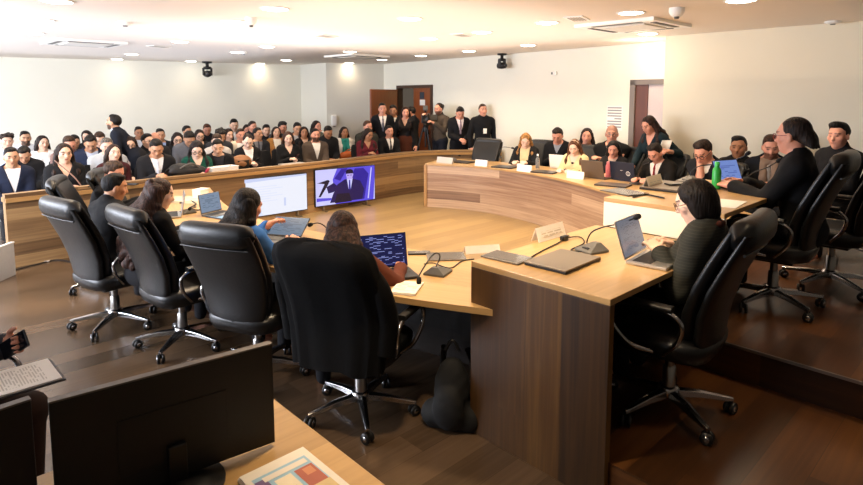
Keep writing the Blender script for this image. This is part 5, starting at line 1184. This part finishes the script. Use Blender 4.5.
# second presidium desk
closed_laptop('closed grey-brown laptop lying on the white-ended desk', at(668, 187.5, h2), .1, .44, .27, '#6b5f52', .022)
slab_item('tablet', 'dark flat tablet at the corner of the white-ended desk', 'tablet', at(624, 192.5, h2), -.3, (.2, .28, .008), '#4a443e', .3)
slab_item('phone', 'black phone lying beside the closed laptop on the white-ended desk', 'phone', at(676, 184.5, h2 + .024), 1.0, (.075, .15, .009), '#101012', .3)
cable('black pen-like lead lying on the white-ended desk beside the tablet', [at(633, 197, h2 + .006), at(645, 194.5, h2 + .006), at(655, 196, h2 + .006), at(664, 198, h2 + .006)], .006)
nameplate('tilted translucent nameplate on the far edge of the white-ended desk', at(653, 187, h2), .05, .26, .09, '#f3e6cf')
microphone('gooseneck microphone on the white-ended desk reaching over the green bottle', at(688, 182, h2), face_rot(.8, -.1), [atz(691, 172, 4.6), atz(700, 166, 4.55), atz(722, 163.5, 4.5), atz(741, 157.5, 4.4), atz(747, 154, 4.35)], .95)
microphone('gooseneck microphone pointing at the woman in red glasses', at(742, 186, h2), face_rot(.6, -.5), [atz(746, 179, 4.62), atz(753, 173, 4.55), atz(768, 167, 4.4), atz(778, 161, 4.3)], .9)
bottle('bright green water bottle standing on the white-ended desk', at(716, 189, h2), [(.001, 0), (.029, .002), (.031, .01), (.031, .13), (.026, .152), (.016, .165), (.016, .175)], '#2fae4a', '#3fbf58')
laptop('tablet on a keyboard stand in front of the woman in red glasses', at(731.5, 187, h2), face_rot(.32, .95), .27, .20, 112, M_darkal, SC_pad, name='tablet_computer', cat='tablet')
sheet('paper_sheet', 'white sheet of paper at the near edge of the white-ended desk', 'paper', at(726, 203.5, h2), .1, .297, .18, M_paper)
# low near desk
laptop('open dark laptop showing program code on the low desk', at(384, 271, h0), face_rot(*(XZ(-.36, .93).xy)), .325, .225, 103, M_darkal, SC_code)
microphone('gooseneck microphone on the low desk with its neck drooping to the left', at(438, 273, h0), face_rot(*(XZ(-.35, -.8).xy)), [atz(440, 257, 3.58), atz(436.5, 253, 3.52), atz(430, 258, 3.45), atz(420, 274, 3.35), atz(419, 279, 3.32)], 1.0)
slab_item('phone', 'black phone lying beside the code laptop on the low desk', 'phone', at(419, 253.5, h0), .9, (.08, .16, .01), '#17130f', .3)
slab_item('tablet', 'thin grey tablet lying behind the drooping microphone on the low desk', 'tablet', at(446, 257, h0), .9, (.2, .27, .008), '#6f665a', .3)
nameplate('white nameplate lying low behind the tablet on the low desk', at(482, 252, h0), face_rot(*(XZ(.25, -1).xy)), .26, .05, '#f4e6dc')
cable('thin black cable from the drooping microphone to the right along the low desk', [at(424, 264, h0 + .004), at(433, 263, h0 + .004), at(450, 268, h0 + .004), at(462, 261, h0 + .004), at(474, 259, h0 + .004)])
sheet('notebook', 'open notebook with a red edge under the rust brown sleeve', 'notebook', at(407, 289, h0), face_rot(*(XZ(.2, .9).xy)), .15, .21, printed('notebook_page', '#efe4d4', '#c0a890', 20, 4, .4, .1), .012)
laptop('open laptop with a blue page in front of the woman in blue', at(283, 238.5, h0), face_rot(*(XZ(.25, .95).xy)), .31, .21, 145, M_darkal, SC_blue)
nameplate('clear white nameplate beyond the tablet of the woman in blue', at(287, 231.5, h0), face_rot(*(XZ(.5, -.8).xy)), .26, .10, '#e7e4e4')
microphone('gooseneck microphone left of the brown-haired head on the low desk', at(330, 246, h0), face_rot(*(XZ(-.5, -.6).xy)), [atz(329, 234, 4.3), atz(325, 226.5, 4.25), atz(318, 223, 4.2), atz(311, 224.5, 4.1)], .9)
slab_item('tablet', 'pale blue lit tablet lying near the far end of the low desk', 'tablet', at(225, 217, h0), face_rot(*(XZ(.5, .8).xy)), (.30, .20, .012), '#3a4150', .3, uv=SC_pale)
laptop('upright grey tablet standing beside the curly-haired woman', at(212, 214, h0), face_rot(*(XZ(-.93, .42).xy)), .26, .19, 100, M_greypl, SC_grey, name='tablet_computer', cat='tablet')
laptop('silver laptop edge in front of the curly-haired woman', at(181, 215, h0), face_rot(*(XZ(.9, .42).xy)), .30, .21, 100, M_silver, SC_grey)
microphone('gooseneck microphone lying low across the far end of the low desk', at(187, 213, h0), face_rot(*(XZ(.6, -.5).xy)), [atz(196, 207, 5.6), atz(192, 206.5, 5.4), atz(190, 208.5, 5.3)], .9)
cable('black tangled cables on the far end of the low desk', [at(180, 203, h0 + .01), at(188, 200, h0 + .01), at(196, 204, h0 + .02), at(190, 208, h0 + .01), at(199, 210, h0 + .01), at(207, 205, h0 + .01), at(222, 213, h0 + .01)], .007)
t = thing('paper_pile', 'loose stack of pale papers at the far end of the low desk', 'papers', at(192, 201, h0), .5)
for k in range(3):
    mb = MB(); mb.box((.02 * k, .03 * k, .004 + .006 * k), (.30, .42, .005)); o = mb.build('sheet', plain('kraft_paper', '#cdbfa6', .8), t); o.rotation_euler = (0, 0, .15 * k)
t = thing('white_box', 'white cardboard box standing at the end of the low desk by the barrier', 'box', at(201, 198.5, h0), .6); mb = MB(); mb.box((0, 0, .05), (.16, .1, .1)); mb.build('body', M_whitepl, t, .004); mb = MB(); mb.box((0, 0, .103), (.164, .104, .01)); mb.build('lid', M_paper, t, .003)
# far counter
def fc(px, py): return at(px, py, h0)
FN = lambda px: face_rot(-1, -.1)
for (px, py, lab, w, c) in ((445, 163, 'pale grey nameplate at the left end of the far counter', .34, '#cdc6bd'), (481.5, 166, 'white nameplate in front of the empty chair at the far counter', .24, '#f6f2ea'), (524.5, 171.5, 'white nameplate in front of the blonde woman', .25, '#f6f2ea'), (575.5, 178.5, 'white nameplate in front of the woman with the hairband', .25, '#f6f2ea')):
    nameplate(lab, fc(px, py), FN(px), w, .10, c, lean=.025)
for (px, py, lab, w) in ((463, 162.5, 'closed dark laptop by the empty chair at the far counter', .34), (505, 167.5, 'closed dark laptop left of the blonde woman', .36), (545, 172.5, 'closed dark laptop right of the water bottle', .36), (613, 185.5, 'closed grey laptop below the dark laptop with the round mark', .40)):
    closed_laptop(lab, fc(px, py), face_rot(-1, -.1) + .1, w, .26, '#3f3a36' if px < 600 else '#6b6058', .02)
def farmic(px, py, lab, tip, mid, Z):
    microphone(lab, fc(px, py), face_rot(1, 0), [atz(*mid, Z + .1), atz(*tip, Z)], .9)
farmic(452, 160.5, 'gooseneck microphone at the left end of the far counter', (459, 155.5), (452, 155), 9.9)
farmic(497, 158, 'gooseneck microphone left of the blonde woman at the far counter', (512, 148), (502, 147.5), 9.5)
farmic(567, 170.5, 'gooseneck microphone in front of the woman with the hairband', (572, 163), (568, 163), 8.6)
farmic(636, 184, 'gooseneck microphone in front of the man in the red tie', (650, 162), (641, 167), 6.9)
bottle('clear plastic water bottle beside the blonde woman', fc(537.5, 168.5), [(.001, 0), (.03, .002), (.033, .01), (.031, .06), (.033, .1), (.033, .14), (.014, .185), (.013, .2)], '#cfd4d8', '#e8e8ea', .75)
bottle('pink bottle standing between two open laptops', fc(608, 178), [(.001, 0), (.033, .002), (.035, .01), (.035, .17), (.026, .19), (.022, .2)], '#e8808a', '#e8929a')
laptop('white open laptop in front of the woman with the hairband', fc(558.5, 168.5), face_rot(-1, -.1), .30, .21, 100, M_whitepl, SC_doc)
laptop('grey open laptop between the hairband woman and the pink bottle', fc(593.5, 178.5), face_rot(-1, .1), .36, .25, 105, M_graylap, SC_doc)
laptop('dark blue open laptop with a round mark on its lid', fc(623, 181), face_rot(-1, .12), .37, .25, 100, plain('navy_laptop', '#232a3c', .4, .3), SC_doc, logo=(-.09, -.03))
# fix laptops on the far counter: their users sit beyond the lid
sheet('paper_sheet', 'white papers under the hands of the blonde woman', 'paper', fc(519, 164.5), .4, .25, .3, M_paper); sheet('paper_sheet', 'white papers under the hands of the woman with the hairband', 'paper', fc(585, 173), .2, .25, .3, M_paper)
# ------------------------------------------------------------------ things held and carried
M_ph = plain('phone_black', '#0b0b0d', .25)
def hand_phone(label, info, k=0, both=False, c='#0b0b0d', lit=False, up=.5):
    w, f, pn, th = info['hands'][k]
    if both: w2 = info['hands'][1][0]; c_ = (w + w2) / 2 + f * .10 + Vector((0, 0, .02))
    else: c_ = w + f * .095 + pn * .030
    t = thing('phone', label, 'phone', c_)
    yv = (f * (1 - up) + Vector((0, 0, up))).normalized(); xv = (th - yv * th.dot(yv)).normalized(); zv = xv.cross(yv)
    M3 = Matrix((xv, yv, zv)).transposed().to_4x4()
    mb = MB(); mb.box((0, 0, 0), (.074, .15, .009)); mb.build('case', plain('case_' + c, c, .35), t, .004).data.transform(M3)
    mb = MB(); s = 1 if zv.dot(-f) > 0 else -1; mb.box((0, 0, .005 * s), (.068, .142, .0015)); mb.build('screen', plain('phone_glass', '#15161c', .1), t).data.transform(M3)
    return t
for k, c in (('man raising a phone', '#1b1b1f'), ('man with the white tie', '#101014'), ('woman in green', '#d2407a'), ('person holding a phone beside the white box', '#7d8796'), ('woman in black jacket and white shirt', '#222226'), ('woman in black coat with phone', '#4a2a2a'), ('woman in dark red', '#131316')):
    hand_phone('phone held by the ' + k, AUDP[k], 0, True, c)
hand_phone('black phone in the raised hand at the left edge of the photo', FG[1], 1, False, '#0c0c0e', up=.25)
# papers on the lap of the person in the left foreground
t = thing('clipboard', 'printed papers on a dark clipboard at the left edge, in front of the monitors', 'papers', Vector((.43, 2.65, .765)) + Vector((-.175, -.01, 0)), PI / 2 + .03)
mb = MB(); mb.box((0, 0, -.006), (.25, .36, .008)); mb.build('board', plain('board_dark', '#2b2624', .5), t, .01)
mb = MB(); x, y = .115, .165; mb.box((0, 0, .001), (.235, .335, .006)); mb.build('paper_stack', M_paper, t); mb = MB(); mb.grid_uv01([(-x, -y, .0048), (x, -y, .0048), (x, y, .0048), (-x, y, .0048)]); mb.build('printed_page', PG, t)
# papers in the hand of the standing assistant
w, f, pn, th = LW[1]['hands'][1]
t = thing('paper_sheet', 'curled white papers in the raised hand of the standing woman', 'paper', w + f * .08)
dirU = Vector((0, 0, 1)); R = []
for k in range(9):
    a = -.9 + 1.8 * k / 8; R.append([tuple(Vector((.0, .0, z)) + Vector((XZ(  .085 * math.sin(a) + .3 * z, .06 * math.cos(a)))) ) for z in (-.04, .05, .13)])
mb = MB(); mb.rings(R, closed_ring=False, cap=False); o = mb.build('sheets', M_paper, t); so = o.modifiers.new('thick', 'SOLIDIFY'); so.thickness = .006
# badge of the man at the wall
i7 = SP[6][1]; q = i7['tp'](-.03, .135, .26)
t = thing('name_badge', 'white name badge hanging on the chest of the man at the wall', 'badge', q, SP[6][0].rotation_euler.z)
mb = MB(); mb.box((0, .004, 0), (.07, .006, .10)); mb.build('card', M_paper, t, .002); mb = MB(); mb.tube([(0, 0, .05), (.03, -.03, .17), (.06, -.08, .26)], .004, 6); mb.build('lanyard', M_blackpl, t)
# bags
def sculpt(name, label, cat, loc, yaw, prims, mat, h=.012, wob=.003):
    t = thing(name, label, cat, loc, yaw); s = SDF()
    for q in prims:
        if q[0] == 'c': s.cone(*q[1:])
        else: s.ell(q[1], q[2], None, q[3])
    V, Q = s.mesh(h, wob=wob); np_mesh('body', V, Q, mat, t); return t
pb = at(187, 176, .77)
b = sculpt('backpack', 'black backpack lying on the barrier top below the woman in green', 'backpack', (pb.x, pb.y, .765), face_rot(*AN), [('e', (0, .02, .08), (.24, .12, .085), .04), ('e', (.1, .0, .10), (.16, .10, .09), .04), ('e', (-.16, .02, .06), (.12, .1, .06), .04)], plain('black_nylon', '#131315', .6, bump=.4, bscale=30))
MB().tube(spline([(-.12, .1, .12), (0, .13, .19), (.14, .1, .13)], 6), .012, 8).build('strap', M_greypl, b)
i = AUDP['woman with the pink handbag']; p = i['p'] + i['d'] * .34
b = sculpt('handbag', 'pale pink handbag on the lap of the woman in black on the left', 'handbag', (p.x, p.y, .60), i['yaw'], [('e', (0, 0, .10), (.17, .06, .11), .03), ('c', (-.12, 0, .05), (.12, 0, .05), .055, .055, .04)], plain('pink_leather', '#d3a596', .5))
MB().tube(spline([(-.13, 0, .16), (-.05, -.02, .30), (.12, -.14, .50)], 6), .007, 8).build('strap', plain('pink_strap', '#8a6a5c', .5), b)
i = AUDP['woman in teal']; p = i['p'] + i['d'] * .36
b = sculpt('handbag', 'orange leather bag on the lap of the woman in teal', 'handbag', (p.x, p.y, .60), i['yaw'], [('e', (0, 0, .07), (.22, .08, .085), .03), ('c', (-.16, 0, .05), (.16, 0, .05), .06, .06, .04)], plain('orange_leather', '#c2601f', .5))
MB().tube(spline([(-.1, 0, .14), (0, .0, .19), (.1, 0, .14)], 6), .01, 8).build('handle', plain('orange_leather', '#c2601f', .5), b)
q = at(222, 172.5, .765); t = thing('cardboard_box', 'flat white box lying on the barrier below the person holding a phone', 'box', q, face_rot(*AN)); mb = MB(); mb.box((0, 0, .04), (.42, .2, .08)); mb.build('body', M_whitepl, t, .006); mb = MB(); mb.box((0, 0, .085), (.43, .21, .012)); mb.build('lid', M_paper, t, .004)
q = at(244, 168, .765); b = sculpt('handbag', 'tan and black bag on the barrier beside the white box', 'handbag', (q.x, q.y + .1, .75), face_rot(*AN), [('e', (0, 0, .10), (.19, .07, .11), .03), ('e', (.02, .03, .08), (.12, .07, .08), .03)], plain('tan_leather', '#9a6a42', .55))
MB().rings([sring(.10, .02, .07, z, 16, 3) for z in (.0, .12, .13)]).build('front_pocket', M_blackpl, b)
q = at(292, 164.5, .767); closed_laptop('pale folder on the barrier before the woman in the black coat with phone', q, face_rot(*AN), .42, .16, '#c9c4bc', .02, 'folder', 'folder')
q = at(132.5, 185, .767); t = thing('pocket_microphone', 'small black and orange device on the barrier top beside the near row', 'device', q, .7); mb = MB(); mb.box((0, 0, .012), (.05, .14, .022)); mb.build('body', M_blackpl, t, .006); mb = MB(); mb.box((0, .075, .012), (.04, .03, .018)); mb.build('tip', plain('orange_tip', '#c8502a', .5), t, .005)
# empty dark audience chairs that show between people
for px, Z, lab in ((262, 10.2, 'empty dark audience chair behind the tan bag'), (272, 10.0, 'empty dark audience chair left of the woman in black coat with phone'), (173, 8.3, 'empty dark audience chair right of the man with the white tie'), (97, 7.9, 'empty dark audience chair left of the woman in maroon'), (357, 12.0, 'empty dark audience chair between the woman in teal and the woman in dark red')):
    q = XZ((px - 431.5) / F_PX * Z, Z, 0); seat(q, face_rot(AN.x, AN.y) + .3, lab)
# video camera on a tripod
q = XZ((425.5 - 431.5) / F_PX * 12.1, 12.1, 0)
t = thing('tripod', 'black tripod carrying the video camera beside the cameraman', 'tripod', q)
for k in range(3):
    a = 2 * PI * k / 3 + .4; MB().tube([(.05 * math.cos(a), .05 * math.sin(a), 1.2), (.36 * math.cos(a), .36 * math.sin(a), .02)], [.02, .014], 8).build('leg', M_dchrome if k == 0 else M_blackpl, t)
MB().lathe([(.05, 1.12), (.06, 1.2), (.04, 1.27), (.001, 1.28)], n=16).build('head', M_blackpl, t); MB().tube([(0, 0, .8), (0, 0, 1.2)], .018, 8).build('centre_column', M_blackpl, t)
t = thing('video_camera', 'black video camera with a flip screen on the tripod', 'camera', q + Vector((0, 0, 1.28)), face_rot(-.6, -.6))
mb = MB(); mb.box((0, -.05, .13), (.16, .40, .2)); mb.box((0, -.12, .27), (.05, .25, .03)); mb.build('body', M_blackpl, t, .012); MB().lathe([(.06, 0), (.065, .12), (.075, .16), (.06, .16), (.001, .14)], (0, .15, .13), 18, R=Matrix.Rotation(-PI / 2, 3, 'X')).build('lens', M_blackpl, t)
mb = MB(); mb.box((-.17, .02, .15), (.15, .012, .11)); mb.build('flip_screen', M_greypl, t, .004); mb = MB(); mb.box((.0, .0, .34), (.1, .1, .1)); mb.build('top_light', M_greypl, t, .01)
# left-hand floor items
q = at(5, 279, 0); t = thing('white_board', 'white panel leaning on the left end of the barrier', 'board', (q.x, q.y, 0), face_rot(.7, -.6)); mb = MB(); mb.box((0, 0, .17), (.30, .03, .34)); mb.build('panel', plain('panel_pale', '#d5d6d8', .5), t, .004); mb = MB(); mb.box((0, 0, .345), (.31, .036, .012)); mb.build('rim', M_whitepl, t)
cable('dark cable running along the floor below the barrier', [at(-8, 275, .006), at(14, 270, .006), at(36, 264.5, .006), at(56, 260, .006), at(72, 262, .006)], .008)
q = at(37.5, 262, 0); t = thing('floor_tape', 'pale strip of tape holding the floor cable', 'tape', (q.x, q.y, .001), .9); mb = MB(); mb.box((0, 0, .008), (.05, .26, .012)); mb.build('strip', plain('tape_grey', '#b4aca2', .6), t, .004)
q = at(4, 240, 0); t = thing('metal_post', 'slim dark post with silver rings at the left end of the barrier', 'post', (q.x, q.y, 0)); MB().lathe([(.03, 0), (.03, .5), (.02, .52), (.02, .84)], n=14).build('pole', M_blackpl, t)
for z in (.25, .5, .7): MB().lathe([(.034, z), (.034, z + .03)], n=14).build('ring', M_dchrome, t)
q = at(452, 425, 0); b = sculpt('backpack', 'dark grey backpack on the floor under the low desk', 'backpack', (q.x, q.y, 0), face_rot(*(XZ(-.3, -1).xy)), [('e', (0, 0, .20), (.105, .08, .20), .04), ('e', (0, .08, .14), (.09, .05, .12), .03), ('c', (-.1, 0, .06), (.1, 0, .06), .08, .08, .04)], plain('grey_nylon', '#0c0d0e', .8, bump=.4, bscale=30))
for s in (-1, 1): MB().tube(spline([(s * .07, -.08, .42), (s * .09, -.13, .30), (s * .09, -.10, .10)], 6), .018, 8).build('strap', M_blackpl, b)
MB().tube(spline([(-.04, 0, .44), (0, 0, .50), (.04, 0, .44)], 6), .01, 8).build('handle', M_blackpl, b)
# ------------------------------------------------------------------ foreground desk with monitors
fd = thing('foreground_desk', 'wooden desk in the bottom left corner carrying two monitors', 'desk', (.1, 1.2, 0))
mb = MB(); mb.box((.09, 1.27, .725), (1.76, 1.36, .03)); child_world(mb, 'desk_top', M_top, fd, .004)
for x in (-.72, .90): 
    mb = MB(); mb.box((x, 1.27, .355), (.04, 1.2, .71), swap=True); child_world(mb, 'side_panel', M_walnut, fd)
mb = MB(); mb.box((.09, 1.80, .42), (1.58, .03, .55)); child_world(mb, 'modesty_panel', M_walnut, fd)
def monitor(label, A, B, ztop, hh):
    A = Vector(A); B = Vector(B); c = (A + B) / 2; d = (B - A).normalized(); w = (B - A).length
    t = thing('monitor', label, 'monitor', (c.x, c.y, .741), math.atan2(d.y, d.x)); z1 = ztop - .741; z0 = z1 - hh
    mb = MB(); mb.box((0, 0, (z0 + z1) / 2), (w, .022, hh)); mb.build('panel', plain('monitor_black', '#08080a', .55, noise=.05), t, .003)
    mb = MB(); mb.box((0, 0, z1 + .0015), (w, .026, .005)); mb.build('top_trim', plain('monitor_trim', '#6b6259', .4), t, .001)
    mb = MB(); mb.box((0, -.0115, (z0 + z1) / 2 - .02), (w * .5, .004, hh * .5)); mb.build('rear_housing', MATS['monitor_black'], t, .001)
    mb = MB(); mb.grid_uv01([(w / 2 - .01, .0118, z0 + .015), (-w / 2 + .01, .0118, z0 + .015), (-w / 2 + .01, .0118, z1 - .01), (w / 2 - .01, .0118, z1 - .01)]); mb.build('screen', emit('monitor_glow', '#3c4a66', .5), t)
    mb = MB(); mb.box((0, -.02, (z0 + .1) / 2), (.05, .025, z0 + .12)); mb.build('stand_neck', M_blackpl, t, .004)
    MB().lathe([(.125, 0), (.125, .008), (.05, .016), (.001, .018)], (0, -.03, 0), 28).build('stand_base', M_blackpl, t)
a1 = at(48, 402, 1.08).xy; b1 = at(271, 343, 1.08).xy
monitor('large black monitor seen from behind in the bottom left of the photo', a1, b1, 1.08, .325)
b2 = at(30, 398.5, 1.08).xy; dd = Vector((XZ(-.66, -.75).xy)); a2 = b2 + dd * .54
monitor('black monitor cut off by the left edge of the photo', a2, b2, 1.08, .325)
# magazines
p0 = at(303, 447, .76); p1 = at(350, 485.5, .76); p2 = at(240, 484, .76)
ex = (p1 - p0).normalized(); ang = math.atan2(ex.y, ex.x)
COLS = ['#e9e2d6', '#9cc4dc', '#b0604a', '#d6bf8c', '#75608c', '#f0e4c8', '#cf8a62']
mg = [plain('print_' + c, c, .45) for c in COLS]
side_sign = 1 if (Matrix.Rotation(-ang, 3, 'Z') @ (p2 - p0)).y > 0 else -1
for k in range(3):
    lab = ['thin pale magazine at the bottom of the pile on the corner desk', 'folded newspaper in the middle of the pile on the corner desk', 'colourful magazine on top of the pile on the corner desk'][k]
    t = thing('magazine', lab, 'magazine', (p0.x, p0.y, .741 + .007 * k), ang + (.06 - .03 * k) * side_sign, 'magazines on the corner desk')
    W, Dp = .29, .21 + .0 * k; sy = side_sign
    mb = MB(); mb.box((W / 2, sy * Dp / 2, .003), (W, Dp, .006)); mb.build('pages', M_paper, t, .001)
    mb = MB(); zc = .0064
    def rq(x0, x1, y0, y1, mi, dz=0.0):
        q = [(x0 * W, sy * y0 * Dp, zc + dz), (x1 * W, sy * y0 * Dp, zc + dz), (x1 * W, sy * y1 * Dp, zc + dz), (x0 * W, sy * y1 * Dp, zc + dz)]; mb.add(q if sy > 0 else q[::-1], [(0, 1, 2, 3)], None, mi)
    rq(0, 1, 0, 1, 0)
    if k == 2:
        rq(.14, .95, .10, .92, 1, .0004); rq(.30, .62, .12, .40, 2, .0008); rq(.62, .95, .10, .5, 3, .0008); rq(.3, .8, .45, .7, 5, .0008); rq(.2, .9, .76, .92, 4, .0008); rq(.5, .9, .52, .64, 6, .0012); rq(.33, .45, .16, .3, 6, .0012); rq(.18, .26, .14, .8, 0, .0012)
    else: rq(.1, .9, .1, .9, 5, .0004)
    mb.build('cover', mg, t)
# ------------------------------------------------------------------ light
w = bpy.data.worlds.new('world'); scene.world = w; w.use_nodes = True
bg = w.node_tree.nodes['Background']; bg.inputs[0].default_value = srgb('#c9b8a4'); bg.inputs[1].default_value = AMB
def lamp(name, typ, loc, energy, c, rot=(0, 0, 0), **kw):
    l = bpy.data.lights.new(name, typ); l.energy = energy; l.color = srgb(c)[:3]
    for k, v in kw.items(): setattr(l, k, v)
    o = bpy.data.objects.new(name, l); o.location = loc; o.rotation_euler = rot; col.objects.link(o); return o
for k, y in enumerate((2.9, 5.7, 8.5, 11.3, 14.0)):
    lamp('window_daylight', 'AREA', (XW - .25, y, 1.6), DAY[k], '#eaf0ff', (0, -PI / 2, 0), shape='RECTANGLE', size=1.5, size_y=2.3)
for k, p in enumerate(DLP):
    lamp('downlight_lamp', 'SPOT', p + Vector((0, 0, -.03)), SPOT * (.12 if k in (6, 7, 12, 13, 14, 15, 16, 17, 24) else 1), '#ffe0b8', spot_size=math.radians(130), spot_blend=.8, shadow_soft_size=.08)
for (x, y, en, ang, tx, ty) in ((2.75, 2.75, .8, 80, 2.8, 2.3), (4.1, 2.7, .8, 80, 4.1, 2.3), (2.6, 3.6, .8, 85, 2.6, 3.6), (2.3, 5.2, .7, 85, 2.3, 5.2), (6.7, 4.6, .55, 90, 6.7, 4.6), (6.7, 3.0, .4, 90, 6.4, 3.2), (4.7, 4.2, .9, 95, 4.7, 4.2), (4.7, 6.0, .9, 95, 4.7, 6.0), (8.0, 4.6, .35, 95, 7.8, 4.6),
        (2.0, 1.9, 1.0, 52, 3.35, 1.72), (1.3, 1.7, .8, 80, 1.7, 1.75), (3.95, .25, .5, 40, 3.75, .55), (2.75, .15, .25, 50, 2.75, .3)):
    lamp('downlight_lamp', 'SPOT', (x, y, HC - .03), SPOT2 * en, '#ffe2ba', Vector((tx - x, ty - y, -1.8)).to_track_quat('-Z', 'Y').to_euler(), spot_size=math.radians(ang), spot_blend=.6, shadow_soft_size=.08)  # extra spots added over desks, floor and doorway, without fittings of their own
for (x, y, sx, sy, en, c) in UP:
    lamp('added_ceiling_fill', 'AREA', (x, y, 2.05), en, c, (PI, 0, 0), shape='RECTANGLE', size=sx, size_y=sy)  # added upward fill for the ceiling, no such fixture in the room
lamp('corridor_and_door_fill', 'POINT', tuple((dA + dB) / 2 + (Vector(((dA + dB) / 2)).normalized() * .9))[:2] + (2.3,), 30, '#fff2d8', shadow_soft_size=.2)
lamp('corridor_and_door_fill', 'POINT', (8.05, 4.05, 2.45), 9, '#ffe8cc', shadow_soft_size=.15)  # added point lamp inside the room, brightens the second door
scene.view_settings.view_transform = 'Standard'
scene.view_settings.exposure = EXPO
